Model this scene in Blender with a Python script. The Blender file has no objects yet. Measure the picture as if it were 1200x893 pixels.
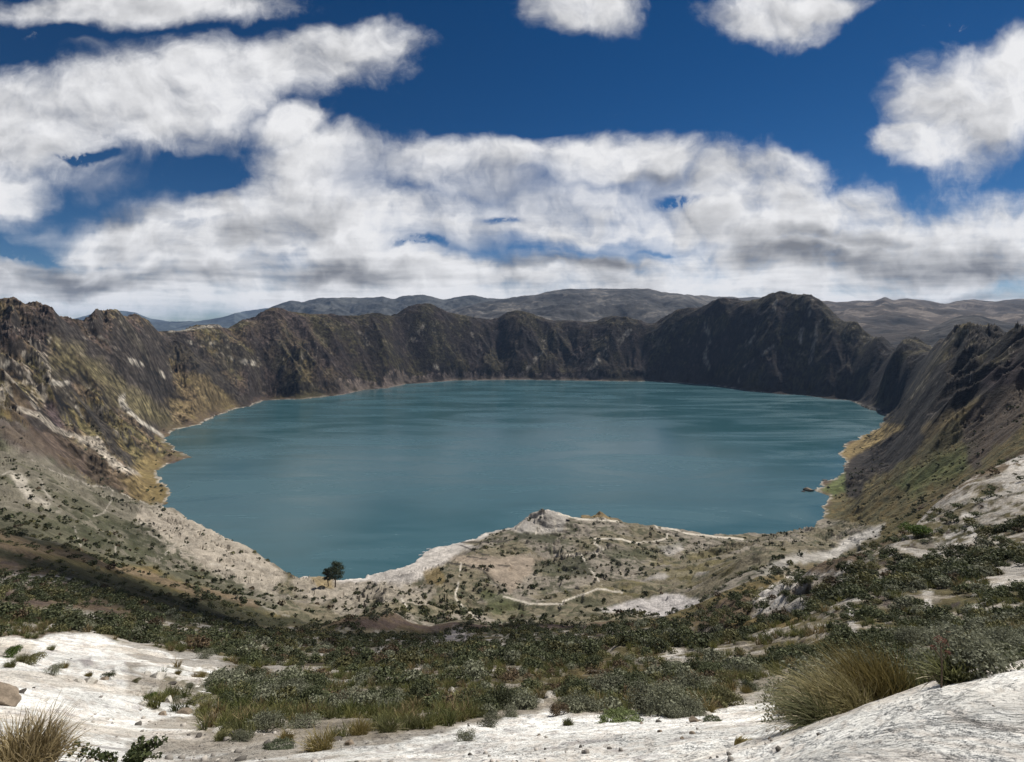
import bpy, math, random
import numpy as np

# ------------------------------------------------------------------ camera
CAMH = 360.0                     # eye height above the lake, metres
F, CX, HY = 600.0, 600.0, 380.0  # focal length / principal column / horizon row of the 1200 px wide photograph
C = bpy.context.scene.collection
scene = bpy.context.scene
cam_d = bpy.data.cameras.new('camera')
cam = bpy.data.objects.new('camera', cam_d); C.objects.link(cam)
cam.location = (0, 0, CAMH); cam.rotation_euler = (math.radians(90), 0, 0)
cam_d.sensor_width = 36; cam_d.lens = 18.0
cam_d.shift_y = -(446.5 - HY) / 1200.0
cam_d.clip_start = 0.1; cam_d.clip_end = 120000
scene.camera = cam

# ------------------------------------------------------------------ light
SUN_EL, SUN_AZ = 49.0, 46.0      # azimuth: degrees to the right of the view direction
sx, sy, sz = (math.sin(math.radians(SUN_AZ)) * math.cos(math.radians(SUN_EL)),
              math.cos(math.radians(SUN_AZ)) * math.cos(math.radians(SUN_EL)), math.sin(math.radians(SUN_EL)))
sl = bpy.data.lights.new('sun', 'SUN'); sl.energy = 4.8; sl.angle = math.radians(0.5); sl.color = (1, .96, .89)
so = bpy.data.objects.new('sun', sl); C.objects.link(so); so.location = (0, 0, 2000)
from mathutils import Vector
so.rotation_euler = Vector((sx, sy, sz)).to_track_quat('Z', 'Y').to_euler()

scene.view_settings.view_transform = 'Standard'; scene.view_settings.look = 'None'
scene.view_settings.exposure = 0.25; scene.view_settings.gamma = 1.0
scene.view_settings.use_curve_mapping = False
scene.cycles.use_denoising = True
scene.cycles.max_bounces = 5; scene.cycles.diffuse_bounces = 2; scene.cycles.glossy_bounces = 2
scene.cycles.transparent_max_bounces = 40; scene.cycles.volume_bounces = 0


class NB:
    """small helper for node maths"""
    def __init__(s, nt): s.nt = nt; s.N = nt.nodes; s.L = nt.links
    def n(s, t, **k):
        x = s.N.new(t)
        for a, b in k.items(): setattr(x, a, b)
        return x
    def put(s, sock, v):
        if isinstance(v, bpy.types.NodeSocket): s.L.new(v, sock)
        elif v is not None: sock.default_value = v
    def m(s, op, a, b=None, c=None, clamp=False):
        x = s.n('ShaderNodeMath', operation=op); x.use_clamp = clamp
        for i, v in enumerate((a, b, c)):
            if v is not None: s.put(x.inputs[i], v)
        return x.outputs[0]
    def v(s, op, a, b=None, sc=None):
        x = s.n('ShaderNodeVectorMath', operation=op)
        s.put(x.inputs[0], a)
        if b is not None: s.put(x.inputs[1], b)
        if sc is not None: s.put(x.inputs['Scale'], sc)
        return x.outputs['Value'] if op in ('LENGTH', 'DOT_PRODUCT', 'DISTANCE') else x.outputs[0]
    def noise(s, vec, scale, detail=4, rough=.5, dist=0, lac=2.0, dim='3D'):
        x = s.n('ShaderNodeTexNoise', noise_dimensions=dim)
        s.put(x.inputs['Vector'], vec)
        x.inputs['Scale'].default_value = scale; x.inputs['Detail'].default_value = detail
        x.inputs['Roughness'].default_value = rough; x.inputs['Distortion'].default_value = dist
        x.inputs['Lacunarity'].default_value = lac
        return x.outputs[0]
    def ramp(s, v, lo, hi, a=0.0, b=1.0, smooth=True):
        x = s.n('ShaderNodeMapRange'); x.interpolation_type = 'SMOOTHSTEP' if smooth else 'LINEAR'
        s.put(x.inputs[0], v); x.inputs[1].default_value = lo; x.inputs[2].default_value = hi
        x.inputs[3].default_value = a; x.inputs[4].default_value = b
        return x.outputs[0]
    def mix(s, f, a, b, mode='MIX'):
        x = s.n('ShaderNodeMix', data_type='RGBA', blend_type=mode)
        s.put(x.inputs[0], f)
        for i, v in ((6, a), (7, b)):
            if isinstance(v, (tuple, list)) and len(v) == 3: v = (*v, 1)
            s.put(x.inputs[i], v)
        return x.outputs[2]
    def xyz(s, a, b, c=0.0):
        x = s.n('ShaderNodeCombineXYZ')
        for i, v in enumerate((a, b, c)): s.put(x.inputs[i], v)
        return x.outputs[0]


# ------------------------------------------------------------------ sky: Nishita with procedural clouds
world = bpy.data.worlds.new('World'); scene.world = world; world.use_nodes = True
wt = world.node_tree; wt.nodes.clear(); b = NB(wt)
sky = b.n('ShaderNodeTexSky', sky_type='NISHITA'); sky.sun_disc = False
sky.sun_elevation = math.radians(SUN_EL); sky.sun_rotation = math.radians(SUN_AZ)
sky.altitude = 3900; sky.air_density = 1.0; sky.dust_density = 0.15; sky.ozone_density = 2.2
tc = b.n('ShaderNodeTexCoord'); sep = b.n('ShaderNodeSeparateXYZ'); b.L.new(tc.outputs['Generated'], sep.inputs[0])
dx, dy, dz = sep.outputs
fy = b.m('MAXIMUM', b.m('ABSOLUTE', dy), 0.12)
U = b.m('DIVIDE', dx, fy); V = b.m('DIVIDE', dz, fy)          # gnomonic sky coordinates
P = b.xyz(U, V)
Vc = b.m('MAXIMUM', V, 0.0)
# a domain that flattens towards the horizon like a real cloud deck
inv = b.m('DIVIDE', 1.0, b.m('ADD', Vc, 0.16))
Q = b.xyz(b.m('MULTIPLY', U, b.m('POWER', inv, 0.55)), b.m('MULTIPLY', inv, -1.15))
w1 = b.n('ShaderNodeTexNoise'); b.put(w1.inputs['Vector'], P); w1.inputs['Scale'].default_value = 3.2; w1.inputs['Detail'].default_value = 5
warp = b.v('SCALE', b.v('SUBTRACT', w1.outputs['Color'], (.5, .5, .5)), sc=0.16)
PW = b.v('ADD', P, warp)
w2 = b.n('ShaderNodeTexNoise'); b.put(w2.inputs['Vector'], P); w2.inputs['Scale'].default_value = 13; w2.inputs['Detail'].default_value = 4
PW = b.v('ADD', PW, b.v('SCALE', b.v('SUBTRACT', w2.outputs['Color'], (.5, .5, .5)), sc=0.045))
def ell(px, py, rx, ry, rot=0, src=PW):
    mp = b.n('ShaderNodeMapping', vector_type='TEXTURE')
    b.put(mp.inputs[0], src)
    mp.inputs['Location'].default_value = ((px - CX) / F, (HY - py) / F, 0)
    mp.inputs['Rotation'].default_value = (0, 0, math.radians(rot))
    mp.inputs['Scale'].default_value = (rx / F, ry / F, 1)
    # drop z so that the length is planar
    return b.m('SUBTRACT', 1.0, b.v('LENGTH', b.v('MULTIPLY', mp.outputs[0], (1, 1, 0))))
CL = [(40, 150, 130, 60, 0), (150, 130, 190, 62, 4), (290, 88, 170, 46, 8), (395, 54, 100, 30, 6), (10, 120, 90, 50, 0), (250, 120, 90, 50, 10),
      (150, 4, 210, 24, 0), (5, 220, 46, 36, 0), (335, 152, 42, 26, 0), (385, 192, 80, 40, 0), (370, 250, 120, 70, 0), (300, 290, 190, 50, 0),
      (235, 243, 100, 24, 4), (150, 275, 120, 32, 0), (60, 318, 150, 32, 0), (420, 300, 120, 60, 0), (530, 205, 120, 36, -4), (520, 255, 120, 34, 0), (610, 190, 70, 22, 0),
      (610, 250, 120, 30, 0), (700, 195, 100, 34, 0), (765, 195, 60, 36, 0), (690, 250, 130, 40, 0), (880, 235, 110, 62, 0), (915, 200, 60, 28, 0),
      (840, 270, 150, 40, 0), (1000, 262, 140, 44, -4), (1130, 275, 170, 42, 0), (1000, 310, 300, 40, 0),
      (1150, 125, 110, 70, 25), (1190, 85, 60, 50, 0), (1100, 175, 60, 28, 0), (1060, 165, 44, 22, 0), (680, 8, 66, 32, 0), (895, 12, 80, 34, 0), (960, 0, 60, 18, 0),
      (600, 345, 800, 42, 0), (500, 325, 360, 34, 0), (700, 318, 240, 30, 0)]
cov = None
for e in CL:
    v = ell(*e)
    if cov is None: cov = v
    else:
        x = b.n('ShaderNodeMath', operation='SMOOTH_MAX'); b.put(x.inputs[0], cov); b.put(x.inputs[1], v); x.inputs[2].default_value = .12
        cov = x.outputs[0]
HL = [(235, 198, 80, 22, 0), (25, 285, 60, 16, 0), (90, 188, 50, 10, 0), (500, 284, 46, 8, 0), (770, 288, 50, 5, 0), (250, 205, 70, 20, 0), (800, 238, 44, 10, 0), (585, 255, 40, 8, 0),
      (640, 152, 40, 10, 0)]
hole = None
for e in HL:
    v = b.m('MAXIMUM', ell(*e), 0.0)
    hole = v if hole is None else b.m('MAXIMUM', hole, v)
# behind the viewer the sky is half covered too
n_det = b.noise(PW, 6.0, 10, .58); n_q = b.noise(Q, 1.5, 10, .6)
n_fine = b.noise(PW, 34, 7, .66)
nz = b.m('ADD', b.m('MULTIPLY', b.m('SUBTRACT', n_det, .5), 1.15), b.m('MULTIPLY', b.m('SUBTRACT', n_q, .5), .8))
nz = b.m('ADD', nz, b.m('MULTIPLY', b.m('SUBTRACT', n_fine, .5), .42))
thin = None
for e in [(600, 225, 150, 50, 0), (540, 280, 110, 24, 0), (780, 230, 90, 36, 0), (760, 285, 120, 14, 0), (120, 215, 130, 40, 0), (40, 260, 90, 26, 0), (430, 205, 90, 40, 0), (110, 50, 120, 24, 0)]:
    v = b.m('MAXIMUM', ell(*e), 0.0); thin = v if thin is None else b.m('MAXIMUM', thin, v)
hole = b.m('MULTIPLY', b.ramp(hole, 0, .9), b.m('MULTIPLY', b.ramp(n_fine, .38, .56, .25, 1.2), b.ramp(n_det, .40, .60, .5, 1.2)))
cv = b.m('SUBTRACT', b.m('SUBTRACT', b.m('MINIMUM', cov, .46), b.m('MULTIPLY', hole, .72)), b.m('MULTIPLY', thin, .34))
raw = b.m('ADD', cv, nz)
back = b.m('MULTIPLY', b.ramp(dy, -.05, .12), 1.0)
gen = b.m('MULTIPLY', b.m('SUBTRACT', b.noise(tc.outputs['Generated'], 2.2, 8, .58), .53), 2.6)
raw = b.m('ADD', b.m('MULTIPLY', raw, back), b.m('MULTIPLY', gen, b.m('SUBTRACT', 1.0, back)))
raw_s = b.m('ADD', b.m('MULTIPLY', raw, b.m('SUBTRACT', 1.0, b.m('MULTIPLY', thin, .75))), b.m('MULTIPLY', thin, .14))
dens = b.ramp(raw_s, -.24, .54)
# thin stray wisps
wis = b.m('MULTIPLY', b.ramp(b.noise(b.v('MULTIPLY', PW, (1.0, 1.5, 1)), 9.0, 8, .7, .9), .60, .80), b.ramp(b.noise(P, 2.6, 2), .50, .66))
dens = b.m('MAXIMUM', dens, b.m('MULTIPLY', wis, .55))
# light and grey inside the clouds: billow relief seen from the sun's side
n_lo = b.noise(PW, 4.2, 5, .5); n_lo2 = b.noise(b.v('ADD', PW, (.03, .06, 0)), 4.2, 5, .5)
n_md = b.noise(PW, 12, 5, .52); n_md2 = b.noise(b.v('ADD', PW, (.010, .02, 0)), 12, 5, .52)
QS = b.v('ADD', Q, (.04, .10, 0)); n_q2 = b.noise(QS, 1.5, 6, .55); n_q3 = b.noise(Q, 1.5, 6, .55)
lit = b.m('ADD', b.m('MULTIPLY', b.m('SUBTRACT', n_lo, n_lo2), 1.7), b.m('MULTIPLY', b.m('SUBTRACT', n_md, n_md2), .9))
lit = b.m('ADD', lit, b.m('MULTIPLY', b.m('SUBTRACT', n_q3, n_q2), 1.0))
GR = [(150, 326, 150, 15, 0), (370, 316, 140, 16, 0), (250, 322, 300, 12, 0), (60, 308, 60, 18, 0), (1110, 300, 150, 24, 0), (960, 302, 130, 16, 0), (1180, 345, 160, 8, 0),
      (350, 262, 90, 20, 12), (130, 245, 60, 12, 0), (760, 215, 60, 12, 0), (1000, 275, 100, 12, 0), (640, 300, 120, 10, 0)]
grey = None
for e in GR:
    v = b.ramp(ell(*e), -.5, .9)
    grey = v if grey is None else b.m('MAXIMUM', grey, v)
br = b.m('ADD', lit, 0.83)
br = b.m('SUBTRACT', br, b.m('MULTIPLY', grey, b.ramp(n_det, .3, .7, .3, .68)))
br = b.m('SUBTRACT', br, b.m('MULTIPLY', b.ramp(raw, .5, 1.2), .12))
br = b.m('ADD', br, b.ramp(Vc, .0, .085, .42, 0))
br = b.m('MINIMUM', b.m('MAXIMUM', br, .12), 1.15)
ccol = b.mix(br, (.13, .14, .165), (.90, .90, .915))
bg1 = b.n('ShaderNodeBackground'); bg2 = b.n('ShaderNodeBackground')
hs = b.n('ShaderNodeHueSaturation'); hs.inputs['Saturation'].default_value = 1.27; hs.inputs['Value'].default_value = .68; gm = b.n('ShaderNodeGamma'); gm.inputs[1].default_value = 1.12; b.put(gm.inputs[0], sky.outputs[0]); b.put(hs.inputs['Color'], gm.outputs[0])
b.put(bg1.inputs[0], hs.outputs[0]); bg1.inputs[1].default_value = 0.052
b.put(bg2.inputs[0], ccol); bg2.inputs[1].default_value = 0.80
ms = b.n('ShaderNodeMixShader'); b.put(ms.inputs[0], dens); b.L.new(bg1.outputs[0], ms.inputs[1]); b.L.new(bg2.outputs[0], ms.inputs[2])
wo = b.n('ShaderNodeOutputWorld'); b.L.new(ms.outputs[0], wo.inputs[0])
world.cycles.sampling_method = 'MANUAL'; world.cycles.sample_map_resolution = 512

#@@STRUCTURE
# ------------------------------------------------------------------ numeric helpers
f32 = np.float32
def _h(ix, iy, seed):
    n = (ix.astype(np.int64) * 374761393 + iy.astype(np.int64) * 668265263 + seed * 974634777) & 0xffffffff
    n = ((n ^ (n >> 13)) * 1274126177) & 0xffffffff
    return ((n ^ (n >> 16)) & 0xffff).astype(f32) / f32(65535)
def vnoise(x, y, seed=0):
    ix = np.floor(x); iy = np.floor(y); fx = (x - ix).astype(f32); fy = (y - iy).astype(f32)
    ux = fx * fx * fx * (fx * (fx * 6 - 15) + 10); uy = fy * fy * fy * (fy * (fy * 6 - 15) + 10)
    ix = ix.astype(np.int64); iy = iy.astype(np.int64)
    a = _h(ix, iy, seed); b_ = _h(ix + 1, iy, seed); c = _h(ix, iy + 1, seed); d = _h(ix + 1, iy + 1, seed)
    return (a + (b_ - a) * ux) * (1 - uy) + (c + (d - c) * ux) * uy - f32(.5)          # -.5 .. .5
def fbm(x, y, oct=4, seed=0, gain=.5):
    s = 0; a = 1.0; t = 0; c, n = .8, .6
    for k in range(oct):
        s = s + a * vnoise(x, y, seed + k * 17); t += a; a *= gain
        x, y = (x * c - y * n) * 2.03 + 11.3, (x * n + y * c) * 2.03 - 7.1
    return s / t * 1.6
def sstep(x, a, b_):
    t = np.clip((x - a) / (b_ - a), 0, 1); return t * t * (3 - 2 * t)
def poly_sd(px, py, poly):
    """signed distance to a polygon, positive inside"""
    d = np.full(px.shape, 1e18, f32); inside = np.zeros(px.shape, bool)
    n = len(poly)
    for i in range(n):
        x0, y0 = poly[i]; x1, y1 = poly[(i + 1) % n]
        ex, ey = x1 - x0, y1 - y0; wx = px - x0; wy = py - y0
        t = np.clip((wx * ex + wy * ey) / (ex * ex + ey * ey + 1e-9), 0, 1)
        d = np.minimum(d, (wx - ex * t) ** 2 + (wy - ey * t) ** 2)
        if y0 != y1:
            c = ((y0 > py) != (y1 > py)) & (px < ex * (py - y0) / (y1 - y0) + x0); inside ^= c
    d = np.sqrt(d); return np.where(inside, d, -d)
def line_d(px, py, pts):
    d = np.full(px.shape, 1e18, f32)
    for (x0, y0), (x1, y1) in zip(pts[:-1], pts[1:]):
        ex, ey = x1 - x0, y1 - y0; wx = px - x0; wy = py - y0
        t = np.clip((wx * ex + wy * ey) / (ex * ex + ey * ey + 1e-9), 0, 1)
        d = np.minimum(d, (wx - ex * t) ** 2 + (wy - ey * t) ** 2)
    return np.sqrt(d)
def w3(u, py, d): return ((u - CX) / F * d, d, CAMH - d * (py - HY) / F)

# ------------------------------------------------------------------ survey of the crater: (column, row, distance) sights taken from the rim
COLS = {
 0: [(893, 5), (850, 9), (800, 18), (770, 28), (750, 42), (730, 60), (700, 100), (680, 130), (661, 160), (629, 200), (626, 250), (600, 330), (580, 400), (560, 480), (540, 580), (520, 680), (500, 790), (460, 950), (420, 1100), (385, 1250)],
 100: [(893, 8), (850, 14), (800, 24), (770, 38), (750, 52), (725, 85), (700, 130), (682, 170), (670, 205), (648, 250), (646, 300), (630, 370), (610, 460), (590, 570), (573, 700), (580, 780), (565, 870), (545, 960), (525, 1080), (500, 1200), (460, 1330), (420, 1450), (390, 1550)],
 200: [(893, 10), (850, 17), (800, 30), (765, 55), (740, 85), (725, 120), (708, 180), (698, 225), (681, 290), (678, 350), (660, 430), (640, 520), (620, 640), (605, 760), (597, 870)],
 300: [(893, 9), (860, 14), (830, 23), (800, 38), (770, 70), (750, 110), (738, 160), (728, 250), (712, 330), (700, 390), (680, 480), (660, 570), (649, 650), (650, 720)],
 400: [(893, 8), (860, 14), (830, 25), (800, 45), (770, 80), (750, 130), (742, 200), (736, 260), (725, 340), (710, 430), (695, 540), (685, 650), (681, 700)],
 500: [(893, 7), (835, 20), (800, 40), (780, 65), (760, 110), (745, 180), (738, 250), (730, 310), (710, 400), (690, 500), (670, 610), (658, 710), (651, 780)],
 600: [(893, 6), (840, 18), (800, 38), (772, 68), (750, 120), (741, 190), (736, 280), (722, 370), (700, 460), (680, 540), (658, 640), (640, 740), (627, 800), (615, 850)],
 640: [(735, 290), (700, 470), (680, 560), (655, 680), (632, 775), (625, 805), (603, 845), (598, 865), (603, 895)],
 700: [(893, 6), (838, 18), (800, 35), (770, 60), (750, 110), (740, 180), (735, 240), (720, 330), (700, 430), (680, 520), (660, 610), (640, 700), (620, 800), (609, 855), (609, 880), (595, 910), (599, 932)],
 800: [(893, 5), (850, 12), (820, 22), (780, 45), (760, 70), (740, 105), (725, 145), (738, 200), (725, 300), (712, 370), (692, 470), (670, 560), (650, 680), (630, 800), (619, 880)],
 900: [(893, 4), (850, 8), (815, 20), (780, 45), (745, 85), (726, 105), (700, 155), (690, 185), (680, 230), (665, 300), (650, 400), (640, 500), (631, 680), (627, 820)],
 1000: [(893, 2.6), (838, 4.2), (850, 7), (805, 18), (765, 32), (735, 45), (700, 62), (668, 95), (664, 112), (715, 170), (680, 300), (660, 400), (640, 520), (622, 680), (600, 830), (575, 1020), (552, 1230), (527, 1430)],
 1050: [(893, 2.5), (818, 4.5), (840, 8), (790, 20), (735, 44), (690, 65), (640, 105), (625, 125), (680, 190), (640, 320), (615, 460), (590, 640), (565, 850), (540, 1080), (515, 1350), (495, 1650), (470, 1950)],
 1100: [(893, 2.4), (797, 4.8), (825, 8), (790, 16), (760, 28), (720, 48), (680, 75), (640, 105), (600, 135), (586, 155), (640, 230), (600, 400), (585, 500), (550, 680), (510, 880), (470, 1130), (430, 1380), (410, 1600)],
 1150: [(893, 2.3), (787, 5.2), (820, 9), (765, 22), (705, 48), (660, 75), (610, 110), (570, 135), (555, 160), (600, 230), (575, 380), (545, 560), (505, 760), (460, 980), (425, 1200)],
 1200: [(893, 2.2), (778, 5.5), (810, 9), (745, 25), (690, 50), (640, 80), (590, 110), (545, 145), (532, 160), (565, 230), (545, 350), (500, 550), (455, 780), (410, 1020)],
}
CREST = [(-150, 330, 1200), (0, 352, 1380), (12, 350, 1400), (30, 361, 1430), (40, 357, 1450), (57, 367, 1500), (80, 372, 1560), (97, 379, 1620), (105, 375, 1760), (124, 370, 1850), (161, 369, 2000), (178, 379, 2120), (198, 389, 2230),
 (208, 387, 2300), (235, 384, 2420), (255, 382, 2520), (292, 379, 2700), (312, 370, 2790), (329, 365, 2860), (356, 369, 2960), (400, 370, 3120), (450, 371, 3350), (480, 365, 3500), (501, 362, 3580), (517, 367, 3620), (548, 372, 3680),
 (565, 377, 3720), (585, 376, 3740), (601, 370, 3750), (628, 372, 3740), (655, 380, 3720), (669, 378, 3700), (702, 380, 3650), (722, 376, 3620), (742, 379, 3580), (759, 385, 3540), (780, 377, 3500), (800, 370, 3460), (840, 356, 3350), (877, 355, 3220),
 (897, 350, 3150), (912, 346, 3100), (928, 350, 3040), (948, 350, 2960), (968, 363, 2880), (1001, 381, 2700), (1028, 396, 2500), (1055, 399, 2250), (1102, 396, 1900), (1152, 393, 1560), (1176, 387, 1400), (1200, 381, 1230), (1350, 350, 1000)]
SHORE = [(330, 681), (322, 676), (308, 664), (290, 650), (270, 636), (248, 622), (228, 612), (205, 602), (190, 597), (193, 589), (205, 577), (188, 562), (186, 552), (201, 543), (223, 537), (208, 528), (191, 515), (201, 505), (232, 498), (248, 490),
 (279, 478), (292, 477), (309, 469), (336, 468), (353, 468), (400, 463), (427, 457), (454, 455), (477, 450), (507, 448), (534, 446), (570, 445.5), (601, 445), (635, 445.5), (669, 446), (703, 446.5), (736, 447), (770, 447), (800, 449), (834, 451), (874, 458), (914, 462),
 (941, 463), (975, 468), (995, 469), (1015, 478), (1035, 485), (1040, 491), (1028, 503), (1010, 511), (995, 518), (985, 530), (993, 543), (986, 555), (965, 566), (954, 573), (956, 575), (975, 580), (965, 595), (961, 609), (954, 619), (934, 624), (901, 626), (867, 627),
 (835, 627), (817, 624), (800, 620), (767, 617), (735, 614), (722, 607), (705, 605), (688, 605), (672, 611), (650, 612), (639, 610), (619, 612), (597, 618), (574, 624), (560, 630), (539, 637), (510, 640.5), (500, 650.5), (490, 658), (466, 665.5), (444, 674.7), (404, 679), (378, 676), (353, 677)]
SH = [((u - CX) / F * (CAMH * F / (p - HY)), CAMH * F / (p - HY)) for u, p in SHORE]

pts = []
for u, L_ in COLS.items():
    for p, d in L_:
        pts.append(w3(u, p, d))
        if u == 0: pts.append(w3(-150, p + (6 if d > 150 else 0), d)); pts.append(w3(-330, p + (10 if d > 150 else 0), d))
        if u == 1200: pts.append(w3(1350, p - (18 if d > 9 else 0), d)); pts.append(w3(1530, p - (30 if d > 9 else 0), d))
def crest_at(u): return np.interp(u, [c[0] for c in CREST], [c[1] for c in CREST]), np.interp(u, [c[0] for c in CREST], [c[2] for c in CREST])
for u, p, d in CREST:
    x, y, z = w3(u, p, d); pts.append((x, y, z))
    for k, dzz in ((1.10, 75), (1.3, 170), (1.7, 260)):                      # the outer flank falls away behind the rim
        if k < 1.2 or u % 2 == 0: pts.append((x * k, y * k, z - dzz - (60 if k > 1.2 else 0)))
for (x, y), (u, p) in list(zip(SH, SHORE))[::2]: pts.append((x, y, 2.0))
# inner wall between shore and crest
for (x, y), (u, p) in zip(SH, SHORE):
    if y > 1500 and p < 530:
        cp, cd = crest_at(u if u < 1010 else min(1200, u + 40))
        X2, Y2, Z2 = w3(u if u < 1010 else u + 40, cp, cd)
        for t in (.22, .5, .78):
            zz = Z2 * (t ** 1.08) * (.97 if t < .7 else 1)
            pts.append((x + (X2 - x) * t, y + (Y2 - y) * t, zz))
for x in (-5, 0, 5): pts.append((x, 0, CAMH - 1.72 - (.25 if x < 0 else 0) )); pts.append((x * .8, -3.5, CAMH - 1.5))
for x in (-1, 0, 1): pts.append((x, -5.2, CAMH - 1.45))
pts = np.array(pts)
AP = 6.0
def norm_co(x, y): return x / (y + AP), np.log(y + AP)
ca, cl = norm_co(pts[:, 0], pts[:, 1]); cq = (CAMH - pts[:, 2]) / (pts[:, 1] + AP)
KA, KL = 6.0, 5.2
qx, qy = ca * KA, cl * KL
def tps(qx, qy, val, ex, ey, lam=2e-5):
    n = len(qx); r2 = (qx[:, None] - qx) ** 2 + (qy[:, None] - qy) ** 2
    K = .5 * r2 * np.log(r2 + 1e-12) + np.eye(n) * lam
    Pm = np.c_[np.ones(n), qx, qy]; A = np.block([[K, Pm], [Pm.T, np.zeros((3, 3))]])
    w = np.linalg.solve(A, np.r_[val, 0, 0, 0])
    out = np.empty(ex.shape)
    for i in range(ex.shape[0]):
        r2 = (ex[i][:, None] - qx) ** 2 + (ey[i][:, None] - qy) ** 2
        out[i] = (.5 * r2 * np.log(r2 + 1e-12)) @ w[:n] + w[n] + w[n + 1] * ex[i] + w[n + 2] * ey[i]
    return out
# merge near-duplicates
keep = []
for i in range(len(qx)):
    if all((qx[i] - qx[j]) ** 2 + (qy[i] - qy[j]) ** 2 > .0025 for j in keep): keep.append(i)
keep = np.array(keep); qx, qy, cq = qx[keep], qy[keep], cq[keep]
GA = np.linspace(-1.36, 1.36, 420); GL = np.linspace(math.log(.7), math.log(5400), 460)
EX, EY = np.meshgrid(GA * KA, GL * KL)
COARSE = tps(qx, qy, cq, EX, EY)
def base_q(a, L_):
    fa = np.clip((a - GA[0]) / (GA[1] - GA[0]), 0, len(GA) - 1.001); fl = np.clip((L_ - GL[0]) / (GL[1] - GL[0]), 0, len(GL) - 1.001)
    i = fa.astype(int); j = fl.astype(int); u = fa - i; v = fl - j
    return (COARSE[j, i] * (1 - u) + COARSE[j, i + 1] * u) * (1 - v) + (COARSE[j + 1, i] * (1 - u) + COARSE[j + 1, i + 1] * u) * v

RES = 1.0
def seg(a, b_, s): return np.arange(a, b_, s / RES)
rows = np.concatenate([seg(-5.2, 1.5, .12), seg(1.5, 9, .045), seg(9, 30, .11), seg(30, 100, .38), seg(100, 300, 1.1), seg(300, 1000, 2.1), seg(1000, 1900, 3.4), seg(1900, 3900, 5.6), seg(3900, 4700, 22)])
cols = np.linspace(-1.32, 1.32, int(1480 * RES))
A_, Y = np.meshgrid(cols, rows); X = A_ * (Y + AP)
A_ = A_.astype(f32)
L_ = np.log(Y + AP)
Zb = CAMH - base_q(A_, L_) * (Y + AP)
X = X.astype(np.float64)
dro = np.gradient(rows)[:, None]; dco = np.gradient(cols)[None, :]
def grad(Z):
    za = np.gradient(Z, axis=1) / dco; zy = np.gradient(Z, axis=0) / dro
    gx = za / (Y + AP); return gx, zy - A_ * gx
# distance to the lake
sel = Y > 620
lk = np.full(Y.shape, -4000., f32)
r0 = np.argmax(rows > 620); r1 = len(rows)
wxn = fbm(X[r0:] / 40, Y[r0:] / 40, 4, 5) * 16 + fbm(X[r0:] / 9, Y[r0:] / 9, 3, 9) * 5
wyn = fbm(X[r0:] / 40, Y[r0:] / 40, 4, 6) * 16 + fbm(X[r0:] / 9, Y[r0:] / 9, 3, 19) * 5
lk[r0:] = poly_sd((X[r0:] + wxn).astype(f32), (Y[r0:] + wyn * 1.3).astype(f32), SH)   # + inside the lake
out = -lk
Z = Zb.copy()
# the main spurs that run from the rim down to the water (crest sights, height, half width)
def bq(x, y): a, l = norm_co(x, y); return CAMH - base_q(a, l) * (y + AP)
def hit0(u, py, d0=250, d1=4200):
    d = np.exp(np.linspace(math.log(d0), math.log(d1), 3000)); x = (u - CX) / F * d; z = CAMH - d * (py - HY) / F
    g = bq(x, d); k = np.argmax(g >= z - 1.0); return (x[k], d[k]) if (g >= z - 1.0).any() else None
SPURS = [([(40, 357), (75, 400), (130, 470), (165, 520), (222, 537)], 52, 95), ([(124, 372), (170, 410), (215, 440), (260, 465), (292, 477)], 50, 100), ([(97, 380), (140, 420), (175, 460), (201, 505)], 38, 70),
  ([(0, 400), (60, 450), (110, 510), (165, 560), (192, 588)], 34, 70), ([(0, 365), (30, 420), (80, 470), (120, 530), (160, 570)], 30, 60), ([(329, 367), (345, 400), (370, 430), (400, 462)], 60, 130), ([(235, 386), (275, 410), (310, 440), (336, 467)], 50, 110),
  ([(501, 364), (520, 400), (530, 430), (545, 445)], 75, 150), ([(430, 373), (445, 410), (470, 446)], 60, 130), ([(380, 372), (410, 410), (430, 452)], 45, 90), ([(601, 372), (612, 400), (600, 443)], 70, 140), ([(560, 380), (565, 410), (570, 444)], 40, 90),
  ([(650, 380), (655, 410), (650, 444)], 45, 90), ([(722, 378), (705, 410), (690, 444)], 65, 130), ([(800, 372), (785, 410), (765, 445)], 60, 120), ([(850, 358), (842, 400), (826, 448)], 60, 110), ([(912, 348), (898, 400), (880, 456)], 70, 110), ([(948, 352), (955, 400), (935, 460)], 60, 100),
  ([(1001, 383), (995, 430), (975, 466)], 50, 100), ([(1060, 400), (1040, 440), (1015, 476)], 30, 70), ([(1120, 398), (1080, 440), (1035, 488)], 28, 80), ([(1190, 395), (1140, 430), (1080, 470), (1040, 500)], 26, 80), ([(1200, 440), (1140, 470), (1060, 510), (1000, 545), (988, 565)], 30, 70),
  ([(1200, 480), (1120, 520), (1040, 570), (975, 598)], 18, 50), ([(170, 372), (200, 410), (235, 445), (262, 482)], 40, 80), ([(290, 380), (320, 410), (350, 440), (360, 466)], 38, 80),
  ([(456, 692), (420, 732)], 7, 26), ([(456, 692), (482, 735)], 5, 22), ([(532, 700), (572, 733)], 6, 24), ([(500, 702), (478, 740)], 5, 24), ([(640, 640), (700, 655), (770, 650)], 4, 26), ([(600, 706), (650, 700), (700, 692)], 4, 22)]
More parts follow.
